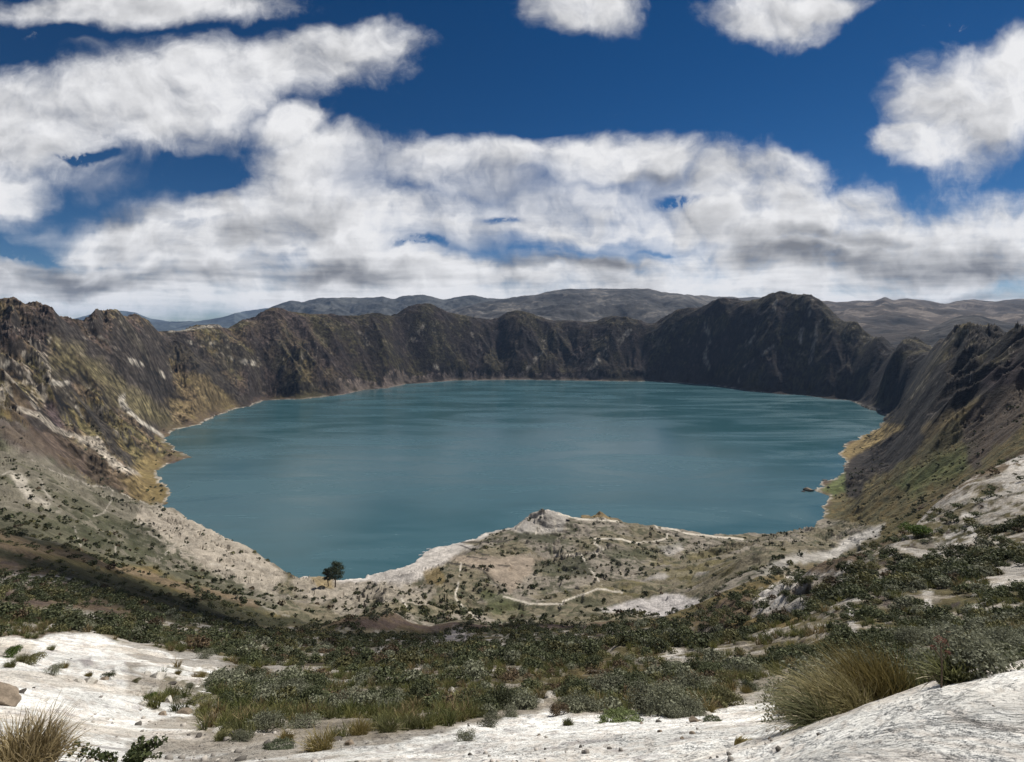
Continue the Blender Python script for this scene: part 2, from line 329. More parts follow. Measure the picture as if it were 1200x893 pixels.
for ps, hh, ww in SPURS:
    hh *= .58 if ps[0][1] < 560 else 1.0; ww *= 1.1
    wp = [q for q in (hit0(*p_) for p_ in ps) if q is not None]
    if len(wp) < 2: continue
    xs = [q[0] for q in wp]; ys = [q[1] for q in wp]; R0 = np.argmax(rows > min(ys) - 3.5 * ww); R1 = np.argmin(rows < max(ys) + 3.5 * ww) or len(rows)
    xx = X[R0:R1] + fbm(X[R0:R1] / 130, Y[R0:R1] / 130, 3, 301) * 55; yy_ = Y[R0:R1] + fbm(X[R0:R1] / 130, Y[R0:R1] / 130, 3, 302) * 55
    dd = line_d(xx.astype(f32), yy_.astype(f32), wp) / (ww * .8)
    Z[R0:R1] += hh * (np.exp(-dd ** 1.25) - .38 * np.exp(-((dd - 1.9) / .9) ** 2)) * sstep(out[R0:R1], 5, 110) * (1 - .65 * np.exp(-((Y[R0:R1] - crest_at(CX + F * X[R0:R1] / np.maximum(Y[R0:R1], 1))[1]) / 90) ** 2))
# erosion: gullies running down the slope, octave by octave
def gully(Z, wl, amp, seed, mask, sharp=True):
    gx, gy = grad(Z)
    sl_ = np.sqrt(gx * gx + gy * gy) + 1e-5
    ux, uy = gx / sl_, gy / sl_
    wx = X / wl + fbm(X / wl / 2, Y / wl / 2, 2, seed + 3) * .5; wy = Y / wl + fbm(X / wl / 2, Y / wl / 2, 2, seed + 4) * .5
    ix = np.floor(wx).astype(np.int64); iy = np.floor(wy).astype(np.int64)
    s = np.zeros(Z.shape, f32); wt_ = np.zeros(Z.shape, f32)
    for di in (-1, 0, 1):
        for dj in (-1, 0, 1):
            jx = _h(ix + di, iy + dj, seed); jy = _h(ix + di, iy + dj, seed + 1)
            vx = (wx - ix - di - jx).astype(f32); vy = (wy - iy - dj - jy).astype(f32)
            w = np.exp(-2.2 * (vx * vx + vy * vy)).astype(f32)
            ph = 6.2832 * 0.95 * (vx * -uy + vy * ux) + 6.28 * _h(ix + di, iy + dj, seed + 2)
            s += np.cos(ph) * w; wt_ += w
    s /= wt_ + .05
    if sharp: s = .45 - np.abs(s) * 1.3
    return Z + s * (amp * wl) * sstep(sl_, .12, .65) * mask, s
wall = sstep(out, 10, 220) * sstep(Y, 500, 900)
cr_py, cr_d = crest_at(CX + F * X / np.maximum(Y, 1))
crest_jag = fbm(X / 38, Y / 38, 4, 8) * 8
near_crest = np.exp(-((Y - cr_d) / (60 + .03 * cr_d)) ** 2)
_gx, _gy = grad(Z); steep0 = np.sqrt(_gx ** 2 + _gy ** 2)
mk = wall * (1 - .75 * near_crest) * (1 - .8 * sstep(steep0, .85, 1.6))
G = {}
vary = .35 + 1.3 * sstep(fbm(X / 260, Y / 260, 3, 7), -.22, .25)
Z, G[300] = gully(Z, 330, .14, 11, mk)
Z, G[150] = gully(Z, 150, .14, 21, mk)
Z = Z + fbm(X / 70, Y / 70, 4, 62) * 13 * mk
Z, G[75] = gully(Z, 75, .075, 31, mk * vary)
far = sstep(Y, 350, 700)
mk2 = sstep(out, 4, 90) * (1 - .5 * near_crest) * (1 - .85 * sstep(steep0, .85, 1.6))
Z, G[36] = gully(Z, 36, .04, 41, mk2 * vary * np.maximum(sstep(Y, 200, 400) * .55, far))
delta = sstep(Y, 300, 420) * sstep(out, 20, 90) * (1 - wall)
Z, _ = gully(Z, 60, .10, 43, delta); Z, _ = gully(Z, 26, .035, 45, delta)
Z, G[18] = gully(Z, 18, .025, 51, mk2 * vary * sstep(Y, 120, 300) * .8)
# crags and rough ground at every scale that shows
ZN = fbm(X / 160, Y / 160, 5, 61) * 17 * (wall * .4 + .6 * mk) * (1 - .6 * near_crest)
ZN += fbm(X / 25, Y / 25, 4, 71) * 3.6 * mk2 * sstep(Y, 120, 400)
ZN += (fbm(X / 60, Y / 60, 4, 72)) * 7 * sstep(out, 30, 160) * sstep(Y, 90, 260) * (1 - wall)
ZN += fbm(X / 9, Y / 9, 4, 81) * .75 * (1 - .7 * sstep(steep0, .6, 1.2)) * sstep(Y, 35, 110) * sstep(out, 2, 25)
nearm = sstep(Y, 9, 30)
ZN += fbm(X / 2.6, Y / 2.6, 4, 91) * .42 * nearm * (1 - sstep(Y, 400, 700))
ZN += fbm(X / 1.1, Y / 1.1, 4, 95) * .07 * (1 - sstep(Y, 40, 80)) * (.35 + .65 * sstep(Y, 2, 8))
ZN += (fbm(X / .55, Y / .55, 3, 97)) * .045 * (1 - sstep(Y, 25, 45))
ZN += fbm(X / .22, Y / .22, 3, 96) * .016 * (1 - sstep(Y, 12, 25))
ZN += crest_jag * near_crest * wall
Z = Z + ZN
# rock ledges: strata steps on the walls
st = fbm(X / 300, Y / 300, 3, 101)
stp = 26.0; zz = Z / stp + st * 2.2; fr = zz - np.floor(zz)
led = (sstep(fr, .25, .8) - fr) * stp * .22
rockm = sstep(fbm(X / 220, Y / 220, 4, 111), -.02, .28)
Z = Z + led * mk * rockm
# talus: nothing stands steeper than loose rock can
R0 = np.argmax(rows > 350)
for it in range(18):
    Zs = Z[R0:]; g1 = np.gradient(Zs, axis=1) / dco / (Y[R0:] + AP); g2 = np.gradient(Zs, axis=0) / dro[R0:] - A_[R0:] * g1
    mm = sstep(np.sqrt(g1 * g1 + g2 * g2), 1.08, 1.7); B_ = Zs.copy()
    B_[1:-1, 1:-1] = (Zs[:-2, 1:-1] + Zs[2:, 1:-1] + Zs[1:-1, :-2] + Zs[1:-1, 2:]) * .25
    Z[R0:] = Zs + (B_ - Zs) * mm
# sagging scarps in the delta: small ledges
stp = 8.0; zz = Z / stp + fbm(X / 90, Y / 90, 3, 121) * 3; fr = zz - np.floor(zz)
Z = Z + (sstep(fr, .42, .58) - fr) * stp * .7 * (1 - sstep(steep0, .45, .8)) * sstep(Y, 330, 450) * (1 - wall) * sstep(out, 25, 90)
pu_ = CX + F * X / np.maximum(Y, 3); wb = fbm(X / 12, Y / 12, 4, 131) * 14
Z = Z + (3.4 + 5 * fbm(X / 9, Y / 9, 4, 133)) * (sstep(Y + wb, 88, 99) - sstep(Y, 104, 175)) * sstep(pu_ + wb, 815, 850) * (1 - sstep(pu_ + wb, 985, 1010)) * (Y > 60)
Z = Z + 1.2 * (sstep(Y + wb * .6, 60, 66) - sstep(Y, 70, 110)) * sstep(pu_ + wb, 700, 735) * (1 - sstep(pu_ + wb, 800, 830)) * (Y > 40)
# shore; the near beach is nearly flat
pu2 = CX + F * X / np.maximum(Y, 3); bm_ = sstep(pu2, 345, 385) * (1 - sstep(pu2, 530, 575)) * (Y > 560) * (Y < 1000)
cap = .5 + .09 * np.clip(out, 0, 1e4) + .75 * np.maximum(out - 75, 0) + 1.2 * fbm(X / 12, Y / 12, 3, 141) * sstep(out, 5, 40)
Z = np.where((bm_ > 0) & (out > -5), Z + (np.minimum(Z, cap) - Z) * bm_, Z)
edge = sstep(out, 0, 70)
Z = np.where(out > 0, np.maximum(Z, .6) * (1 - (.90 * (1 - edge)) * (1 - bm_)) + (.25 + np.minimum(out, 15) * .05) * (1 - edge), -np.minimum(lk * .35, 30) - .3)
PU = CX + F * X / np.maximum(Y, .6); PV = HY + F * (CAMH - Z) / np.maximum(Y, .6)
# ------------------------------------------------------------------ ground cover colours (albedo, some with shade painted in), one value per survey point
def col(*c): return np.array(c, f32)
WHITE = col(.76, .745, .70); TUFF = col(.47, .44, .40); BEIGE = col(.275, .24, .195); SANDP = col(.36, .33, .30); OLIVE = col(.105, .088, .042); OCHRE = col(.17, .125, .055)
BROWN = col(.125, .092, .060); DARK = col(.027, .023, .020); PURP = col(.062, .045, .045); GREEN = col(.055, .068, .024); SCRUB = col(.05, .052, .03); PATH = col(.40, .36, .30); GREYT = col(.25, .225, .22)
gx, gy = grad(Z); SL = np.sqrt(gx * gx + gy * gy)
n1 = fbm(X / 120, Y / 120, 5, 201); n2 = fbm(X / 30, Y / 30, 5, 211); n3 = fbm(X / 7, Y / 7, 4, 221); n4 = fbm(X / 1.8, Y / 1.8, 4, 231)
nu = fbm(X / np.maximum(Y, 3) * 60, np.log(np.maximum(Y, 3)) * 34, 5, 241)            # scale-free patchiness
COLR = np.empty(Z.shape + (3,), f32)
def paint(c, m):
    m = np.clip(m, 0, 1).astype(f32)[..., None]; COLR[:] = COLR * (1 - m) + c * m
WU = fbm(PU / 36, PV / 36, 6, 251, .62) * 2.0; WV = fbm(PU / 36 + 50, PV / 36, 6, 252, .62) * 2.0
wf = fbm(X / 50, Y / 50, 4, 261)
def reg(poly, soft=4, rough=10, y0=0, y1=1e9):
    i = (PU > min(p[0] for p in poly) - 40) & (PU < max(p[0] for p in poly) + 40) & (PV > min(p[1] for p in poly) - 40) & (PV < max(p[1] for p in poly) + 40) & (Y > y0) & (Y < y1)
    m = np.zeros(Z.shape, f32)
    if i.any():
        d = poly_sd((PU[i] + WU[i] * rough).astype(f32), (PV[i] + WV[i] * rough).astype(f32), poly)
        m[i] = sstep(d, -soft, soft)
    return m
def line(pts_, w=1.2, soft=1.0, rough=3, y0=0, y1=1e9):
    i = (PU > min(p[0] for p in pts_) - 20) & (PU < max(p[0] for p in pts_) + 20) & (PV > min(p[1] for p in pts_) - 20) & (PV < max(p[1] for p in pts_) + 20) & (Y > y0) & (Y < y1)
    m = np.zeros(Z.shape, f32)
    if i.any():
        d = line_d((PU[i] + WU[i] * rough * .5).astype(f32), (PV[i] + WV[i] * rough * .5).astype(f32), pts_)
        m[i] = 1 - sstep(d, w, w + soft)
    return m
# walls
COLR[:] = BROWN
paint(OLIVE, sstep(n1 + n2 * .5, -.05, .22)); paint(OCHRE, sstep(n1 * .6 + nu * .6, .16, .36) * .8)
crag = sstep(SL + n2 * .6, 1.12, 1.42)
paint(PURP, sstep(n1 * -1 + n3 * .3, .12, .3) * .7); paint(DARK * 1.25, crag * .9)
farw = (.35 + .65 * sstep(PU, 330, 450)) * sstep(PU, 170, 300) * sstep(Y, 1500, 1900) * (1 - sstep(PU, 1040, 1120))  # far wall: low albedo stands in for the cloud shadow on it
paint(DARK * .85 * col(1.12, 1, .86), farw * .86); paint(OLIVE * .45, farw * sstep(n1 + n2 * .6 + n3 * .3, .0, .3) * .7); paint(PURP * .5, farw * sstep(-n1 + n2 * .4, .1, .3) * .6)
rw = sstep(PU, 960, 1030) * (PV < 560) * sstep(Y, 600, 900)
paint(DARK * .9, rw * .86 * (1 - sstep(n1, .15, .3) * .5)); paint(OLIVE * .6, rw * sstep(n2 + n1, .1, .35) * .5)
# bare scree chutes between gullies
chute = sstep(G[75] * 1.0 + n2 * .25, .31, .44) * sstep(n1 + .3 * nu, .02, .2) * wall
paint(BEIGE * .8, chute * (.45 - .22 * farw))
chute2 = sstep(G[36] + n3 * .2, .38, .46) * sstep(n2, .1, .25) * wall
paint(BEIGE * .8, chute2 * (.5 - .3 * farw))
for c in ([(909, 352), (905, 366)], [(950, 352), (947, 366), (940, 380), (935, 400)], [(966, 366), (958, 378), (955, 395), (950, 425)], [(905, 405), (888, 420), (875, 432), (868, 448)], [(826, 380), (828, 400), (826, 418), (832, 432)],
          [(885, 378), (880, 400)], [(738, 385), (728, 400), (715, 412), (700, 424), (688, 432)], [(730, 392), (712, 408), (696, 425)], [(638, 400), (642, 410), (628, 420), (618, 432)], [(500, 378), (490, 392), (478, 402)], [(556, 392), (560, 404)],
          [(508, 430), (520, 440)], [(420, 392), (432, 405)]): paint(BEIGE * .75, line(c, 1.3, 2.2, 7, 1500) * sstep(n2 + nu, -.25, .3) * .85)
# left wall features; DARK patches are crag faces with their shade painted in
paint(OLIVE * 1.25, reg([(60, 400), (110, 420), (170, 460), (215, 505), (180, 500), (120, 460), (70, 430)], 10, 14) * .6)
paint(OCHRE * 1.05, reg([(215, 430), (250, 445), (275, 468), (240, 490), (205, 500), (190, 470), (200, 440)], 8, 16) * .42)
paint(OCHRE * 1.1, reg([(165, 530), (190, 545), (185, 560), (205, 577), (195, 590), (150, 580), (155, 555)], 5, 12) * .6)
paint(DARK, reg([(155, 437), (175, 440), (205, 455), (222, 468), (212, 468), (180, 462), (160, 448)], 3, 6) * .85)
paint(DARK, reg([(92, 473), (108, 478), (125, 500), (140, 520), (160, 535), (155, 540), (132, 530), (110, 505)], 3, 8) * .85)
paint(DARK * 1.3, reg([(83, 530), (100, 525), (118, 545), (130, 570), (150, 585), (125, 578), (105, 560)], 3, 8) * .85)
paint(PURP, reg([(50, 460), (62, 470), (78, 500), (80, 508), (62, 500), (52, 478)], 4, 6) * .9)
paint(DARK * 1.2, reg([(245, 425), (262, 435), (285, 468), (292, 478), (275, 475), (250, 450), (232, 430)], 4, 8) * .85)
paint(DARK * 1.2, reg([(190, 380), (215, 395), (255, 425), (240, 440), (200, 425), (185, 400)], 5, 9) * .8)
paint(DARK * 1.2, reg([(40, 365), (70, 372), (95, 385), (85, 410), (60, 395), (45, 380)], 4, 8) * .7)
paint(BEIGE * 1.05, reg([(84, 508), (112, 513), (125, 528), (150, 545), (169, 558), (150, 555), (115, 535), (95, 522)], 2, 5) * .95)
paint(PATH * .8, reg([(140, 462), (146, 460), (150, 476), (160, 488), (150, 482), (141, 474)], 2.0, 5) * .9)
paint(PATH * .75, line([(150, 478), (162, 492), (175, 502), (190, 511)], 1.3, 1.5, 3) * .9)
paint(BEIGE * 1.1, line([(20, 478), (45, 485), (65, 503), (82, 510)], 2.2, 2, 4) * .8)
for c in ([(120, 396), (130, 410), (136, 416)], [(150, 418), (162, 426), (190, 440)], [(212, 397), (222, 403)], [(245, 395), (252, 405)], [(60, 448), (80, 450)], [(270, 418), (300, 424)], [(90, 475), (95, 490)], [(10, 420), (5, 432)]):
    paint(PATH * .62, line(c, 1.6, 2, 8) * sstep(n2 + nu, -.2, .2) * .8)
paint(BEIGE * .9, sstep(nu + n3 * .4, .12, .3) * (PU < 60) * (PV > 395) * (PV < 480) * .7)
paint(PATH * .8, line([(198, 388), (215, 387), (235, 383), (262, 382)], 1.2, 1, 2) * .7)
# near-left slope: bare pale ground freckled with scrub
leftslope = reg([(-40, 470), (30, 500), (60, 540), (120, 572), (200, 596), (250, 612), (300, 640), (335, 675), (350, 712), (300, 712), (180, 668), (80, 640), (-40, 620)], 4, 6, 180, 1400)
tanc = sstep(fbm(X / 45, Y / 45, 5, 271), -.12, .12)
paint(SCRUB * 1.2, leftslope * .9); paint(BEIGE * .85, leftslope * (.30 + .70 * tanc) * (.50 + .3 * sstep(PU, 150, 230)))
paint(PURP * 1.4, reg([(-20, 480), (40, 500), (75, 520), (95, 560), (60, 545), (0, 520)], 8, 14, 180) * .6)
paint(BROWN * .9, reg([(-20, 500), (20, 520), (70, 545), (130, 572), (190, 590), (170, 560), (110, 535), (60, 505)], 6, 8, 350) * .5)
paint(PATH * .85, reg([(8, 552), (25, 558), (50, 585), (70, 596), (52, 592), (30, 580), (12, 562)], 2.5, 8, 180) * .9)
paint(PATH * .8, reg([(45, 562), (55, 572), (65, 588), (56, 582)], 2.5, 8, 180) * .9)
bl = reg([(165, 590), (200, 597), (250, 612), (300, 640), (330, 675), (322, 695), (285, 690), (240, 665), (190, 640), (150, 615)], 5, 8, 300)
paint(BEIGE * 1.15, bl * .92)
paint(OCHRE * .8, reg([(140, 560), (170, 558), (205, 578), (195, 592), (160, 585)], 4, 6, 600) * .7)
fq = fbm(X / 6, Y / 6, 3, 281)
paint(SCRUB, reg([(60, 590), (110, 600), (170, 612), (230, 655), (290, 690), (320, 698), (250, 688), (150, 650), (60, 615)], 5, 8, 200) * sstep(fq, -.14, .06) * .85)
paint(SCRUB * .8, reg([(120, 603), (170, 612), (205, 655), (150, 630)], 5, 8, 200) * .7)
for c in ([(205, 637), (190, 650), (181, 657)], [(205, 637), (215, 637), (222, 638)], [(132, 573), (130, 585), (120, 600), (108, 604)], [(0, 556), (12, 550), (18, 556)], [(135, 640), (135, 655)], [(84, 602), (88, 625), (95, 640)], [(160, 605), (178, 628), (200, 640), (240, 658), (275, 668)],
          [(190, 597), (160, 585), (132, 573), (100, 566), (60, 552), (30, 535)], [(255, 702), (300, 706), (340, 722)], [(280, 648), (300, 660), (322, 678)]):
    paint(PATH * .8, line(c, .5, 1.0, 6, 150) * sstep(n3 + n2, -.35, 0) * .8)
# gully side under the tan ridge line, its shade painted in as darkened scrub
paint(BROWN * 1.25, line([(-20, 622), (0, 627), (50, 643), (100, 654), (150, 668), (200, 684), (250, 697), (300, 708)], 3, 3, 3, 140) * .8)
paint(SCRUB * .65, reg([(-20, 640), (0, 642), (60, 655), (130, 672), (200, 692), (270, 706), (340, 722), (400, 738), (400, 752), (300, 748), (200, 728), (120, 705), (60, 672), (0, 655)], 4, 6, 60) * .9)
paint(TUFF * .8, reg([(0, 668), (30, 672), (80, 682), (100, 690), (60, 692), (0, 690)], 4, 12, 40, 240) * (.3 + .7 * sstep(fq, -.1, .1)) * .8)
# right-hand grassy slope
rs = reg([(955, 618), (975, 585), (1020, 560), (1080, 520), (1140, 470), (1230, 430), (1230, 520), (1150, 550), (1080, 595), (1030, 632), (985, 632)], 4, 8, 250, 2000)
paint(OLIVE * 1.05, rs * .9); paint(OCHRE * .9, rs * sstep(nu + n2 * .5, -.05, .2) * .6); paint(SCRUB, rs * sstep(n3 + .3 * n2, .08, .22) * .6)
paint(GREEN * 1.5, reg([(1040, 560), (1100, 530), (1150, 510), (1130, 545), (1070, 580)], 8, 12, 250, 1500) * .6)
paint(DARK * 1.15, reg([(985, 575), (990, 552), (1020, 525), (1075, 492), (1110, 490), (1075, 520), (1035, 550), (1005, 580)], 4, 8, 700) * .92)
paint(PURP * .9, reg([(1140, 480), (1200, 400), (1220, 470), (1190, 500), (1150, 540), (1130, 530)], 5, 14, 300) * .7)
paint(OCHRE * 1.25, reg([(985, 530), (998, 517), (1035, 495), (1060, 500), (1030, 520), (1005, 535), (993, 543)], 3, 4, 900) * .9)
paint(GREEN * 1.9, reg([(962, 572), (975, 563), (990, 555), (990, 575), (975, 580)], 3, 4, 900) * .8)
paint(OCHRE, reg([(1080, 500), (1115, 480), (1150, 470), (1100, 505), (1085, 520)], 4, 6, 500) * .6)
# the inhabited shelf between slope and lake
shelf = reg([(325, 690), (350, 672), (440, 670), (500, 640), (600, 600), (640, 590), (730, 590), (800, 608), (960, 605), (1020, 615), (1020, 690), (900, 760), (780, 735), (600, 742), (450, 748), (380, 740), (330, 715)], 3, 4, 260)
sc = sstep(fbm(X / 55, Y / 55, 5, 291), -.16, .14)
paint(BEIGE * .82, shelf * .95); paint(OLIVE * 1.15, shelf * sc * .55); paint(SCRUB * 1.1, shelf * sstep(fq + n2 * .5, .02, .2) * .75)
beach = sstep(-out, -22 - 14 * n2, -6) * sstep(PU, 320, 340) * (1 - sstep(PU, 560, 640)) * (Y < 1000) * (Y > 500)
paint(SANDP * 1.35, beach * .95)
paint(SANDP * 1.25, reg([(430, 673), (500, 640), (530, 637), (560, 640), (530, 655), (500, 670), (470, 690), (440, 685)], 3, 5, 400) * .9)
paint(BEIGE * .95 * col(1.0, .93, .88), reg([(525, 655), (560, 650), (640, 650), (640, 665), (612, 680), (598, 700), (590, 690), (570, 672), (545, 662)], 3, 6, 400) * .95)
paint(BEIGE * 1.15, reg([(405, 690), (450, 684), (510, 690), (500, 715), (470, 725), (440, 700), (415, 730), (395, 720)], 3, 8, 350) * .7)
paint(BEIGE * 1.0, reg([(340, 680), (395, 680), (400, 700), (380, 712), (345, 700)], 3, 6, 400) * .8)
paint(OCHRE * 1.0, reg([(495, 667), (515, 662), (522, 675), (515, 684), (500, 682)], 2, 5, 400) * .75)
paint(OCHRE * 1.3, reg([(360, 678), (385, 675), (392, 690), (370, 692)], 2, 5, 400) * .7)
paint(SANDP * 1.12 * col(.97, .98, 1.02), reg([(700, 713), (745, 703), (780, 698), (820, 702), (848, 708), (815, 718), (780, 725), (755, 720)], 2.5, 4, 260) * .97)
paint(SANDP * .95, reg([(752, 680), (790, 668), (830, 670), (815, 675), (770, 680)], 2, 4, 350) * .85)
paint(SANDP * 1.05, reg([(770, 640), (795, 635), (800, 642), (782, 650)], 2, 4, 350) * .8)
paint(TUFF * .95, reg([(958, 648), (1000, 628), (1035, 612), (1030, 628), (1000, 642), (965, 655)], 3, 6, 250) * .9)
paint(TUFF * .8, reg([(880, 668), (940, 650), (1000, 640), (960, 658), (900, 674)], 3, 7, 250) * (.4 + .6 * sc) * .8)
paint(OCHRE * .8, reg([(850, 700), (930, 668), (1000, 650), (990, 665), (920, 695), (870, 712)], 4, 8, 200, 700) * .7)
paint(OLIVE * 1.3, reg([(700, 690), (780, 650), (860, 650), (860, 680), (760, 700)], 8, 12, 300) * sstep(n2, -.1, .15) * .8)
paint(SANDP * 1.05, reg([(600, 618), (622, 603), (640, 597), (660, 600), (668, 606), (660, 624), (640, 626), (612, 628)], 2, 4, 500) * .75)
paint(BROWN * 1.1, reg([(675, 607), (688, 598), (702, 592), (718, 596), (727, 607)], 2, 2, 880) * .7); paint(OCHRE * 1.2, reg([(672, 608), (685, 600), (700, 595), (712, 600), (720, 608)], 2, 3, 880) * .6)
paint(SCRUB * .9, reg([(600, 625), (625, 628), (655, 626), (650, 634), (610, 634)], 2, 5, 500) * .85)
paint(SCRUB * 1.1, reg([(625, 650), (680, 655), (700, 670), (650, 680), (625, 672)], 3, 9, 400) * .75)
paint(SCRUB * 1.3, reg([(700, 640), (760, 645), (800, 632), (760, 650), (715, 655)], 3, 6, 400) * .7)
paint(GREEN * .9, reg([(560, 690), (600, 705), (620, 720), (575, 722)], 3, 8, 350) * .7)
for c in ([(540, 636), (570, 634), (600, 633)], [(525, 659), (550, 663), (565, 668), (582, 685), (590, 697)], [(548, 652), (570, 655)], [(540, 640), (562, 648), (572, 650)], [(583, 662), (597, 664)]):
    paint(DARK * 1.5, line(c, .35, .9, 4, 400) * .85)
for c in ([(655, 603), (680, 608), (725, 610), (765, 612), (772, 620), (781, 622), (776, 618), (790, 620), (810, 625), (835, 629), (870, 632)], [(783, 622), (782, 630), (770, 634), (745, 636), (730, 632), (712, 630), (697, 631), (696, 637), (707, 643), (700, 648), (680, 650), (650, 650)],
          [(540, 660), (538, 680), (533, 700), (545, 715), (560, 725)], [(625, 603), (615, 610), (605, 622)], [(640, 606), (632, 616), (628, 626)], [(650, 608), (652, 622)], [(680, 650), (690, 665), (705, 685)], [(660, 705), (700, 690), (730, 694)], [(470, 702), (480, 720)], [(590, 700), (620, 708), (660, 708)]):
    paint(PATH * 1.15, line(c, .6, .9, 2.6, 330) * sstep(n3 + n2, -.5, -.15) * .95)
# shadowless valley floor: scrub
valley = reg([(-60, 700), (0, 705), (120, 720), (350, 735), (450, 740), (600, 738), (800, 735), (860, 730), (1000, 668), (1050, 626), (1100, 590), (1150, 560), (1260, 525), (1260, 800), (1100, 830), (900, 850), (700, 842), (560, 846), (440, 900), (150, 900), (150, 760), (120, 745), (-60, 738)], 4, 5, 6, 330)
paint(OLIVE * .95, valley * .97); paint(BEIGE * .62, valley * sstep(n3 + .6 * n4 + .4 * nu, .02, .25) * .75); paint(SCRUB * .9, valley * sstep(-n3 - nu * .5, .05, .2) * .7)
paint(OLIVE * 1.0, valley * sstep(nu, -.02, .22) * .6); paint(PURP * 1.1, valley * sstep(-nu + n4 * .3, .14, .3) * .6)
paint(TUFF * .75, valley * sstep(fbm(X / np.maximum(Y, 3) * 42, np.log(np.maximum(Y, 3)) * 30, 5, 301), .22, .34) * .45)
paint(OCHRE * .9, reg([(640, 790), (700, 770), (780, 770), (800, 800), (720, 815), (650, 810)], 8, 14, 20, 200) * .5)
paint(OCHRE * .9, reg([(850, 728), (880, 722), (930, 722), (960, 728), (930, 738), (860, 742)], 4, 6, 60, 250) * .9)
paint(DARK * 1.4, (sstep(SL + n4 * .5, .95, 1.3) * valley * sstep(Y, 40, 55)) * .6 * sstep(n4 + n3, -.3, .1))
paint(GREYT * 1.2, reg([(490, 750), (530, 742), (560, 745), (560, 765), (520, 768)], 4, 12, 80, 330) * .7)
for p in ([(880, 700), (930, 672), (1000, 668), (995, 680), (950, 690), (905, 712), (885, 715)],): paint(TUFF, reg(p, 3, 12, 60) * (.35 + .65 * sstep(n4 + n3, -.1, .1)) * .9)
for p in ([(1100, 640), (1130, 605), (1160, 600), (1150, 625), (1128, 650), (1120, 662)], [(1140, 545), (1160, 530), (1200, 528), (1210, 550), (1180, 560), (1170, 545)], [(1055, 672), (1080, 670), (1100, 705), (1105, 720), (1092, 712)],
          [(1130, 720), (1150, 708), (1170, 702), (1140, 725), (1125, 745)], [(990, 705), (1000, 715), (1020, 750), (1010, 760), (995, 735)], [(1155, 690), (1210, 655), (1210, 670), (1170, 700)], [(1170, 570), (1210, 560), (1210, 580), (1180, 590)],
          [(780, 765), (800, 755), (805, 780), (790, 790)], [(860, 790), (900, 785), (905, 800), (870, 808)], [(640, 815), (660, 812), (655, 825), (640, 826)], [(840, 800), (850, 795), (850, 810), (838, 812)]):
    paint(TUFF * 1.0, reg(p, 2.5, 10, 10, 330) * sstep(n4 + n3, -.28, -.05) * .9)
paint(TUFF, reg([(1150, 590), (1210, 570), (1210, 650), (1160, 650)], 4, 12, 40, 330) * sstep(n4 + n3, .02, .15) * .6)
paint(TUFF, reg([(1020, 640), (1090, 590), (1150, 548), (1160, 560), (1100, 610), (1050, 655)], 4, 10, 40, 330) * sstep(n4 + n3, .08, .2) * .5)
# pale pumice of the rim path
WHITE_REG = [reg([(-90, 752), (30, 748), (110, 744), (160, 755), (255, 770), (275, 790), (250, 800), (255, 850), (330, 858), (420, 866), (480, 858), (560, 846), (640, 832), (720, 838), (800, 842), (850, 832), (905, 803), (935, 808), (935, 850), (1100, 860), (1100, 1500), (-90, 1500)], 2.5, 5, 3.8, 70),
             (Y < 5.4).astype(f32)]
white = np.maximum(WHITE_REG[0], WHITE_REG[1])
paint(WHITE, white * .97)
paint(TUFF * 1.15 * col(1.03, .97, .93), white * sstep(nu + n4 * .4, .0, .25) * .5); paint(col(.50, .42, .33), white * sstep(n3 + .5 * fbm(X / 2.2, Y / 2.2, 4, 331), .12, .32) * .45); paint(BEIGE * 1.5, white * reg([(-30, 750), (40, 752), (30, 775), (-30, 775)], 4, 8) * .7)
paint(GREYT * 1.3, white * sstep(fbm(X / .5, Y / .5, 4, 311), .24, .36) * .55 * sstep(Y, 3, 7)); paint(GREYT * 1.3, reg([(90, 773), (105, 771), (110, 778), (98, 782)], 2, 4, 10, 60) * .8)
paint(OLIVE * 1.0, reg([(165, 785), (225, 775), (262, 776), (300, 800), (345, 850), (300, 862), (250, 856), (215, 838), (172, 832)], 6, 22, 8, 60) * sstep(n4 + .6 * nu, -.08, .08) * .8)
clg = fbm(X / 5, Y / 5, 3, 500) + .5 * fbm(X / 20, Y / 20, 2, 501)
paint(BEIGE * 1.0, valley * sstep(-clg + .3 * n4, .05, .18) * (Y < 160) * .8); paint(TUFF * .8, valley * sstep(-clg + n4 * .4, .24, .36) * sstep(Y, 30, 50) * (Y < 160) * .7)
# shoreline rim of bleached stones
band = sstep(-out, -(7 + 10 * np.abs(n2)) * np.clip(Y / 1200, .6, 2.6), -2) * (out > -.5)
paint(BEIGE * .85, band * .6 * sstep(n2 + n1, -.2, .1) * sstep(Y, 900, 1000)); paint(PATH * .85, sstep(-out, -9, -3) * (out > -.5) * sstep(n3 + n2 + fbm(X / 90, Y / 90, 3, 351), -.02, .2) * sstep(Y, 900, 1000) * .8)
paint(SANDP * .42 * col(1.05, .9, .85), (out < 60) * sstep(PU, 380, 420) * (1 - sstep(PU, 700, 720)) * (Y > 2000) * sstep(n2, -.2, .1) * (.7))
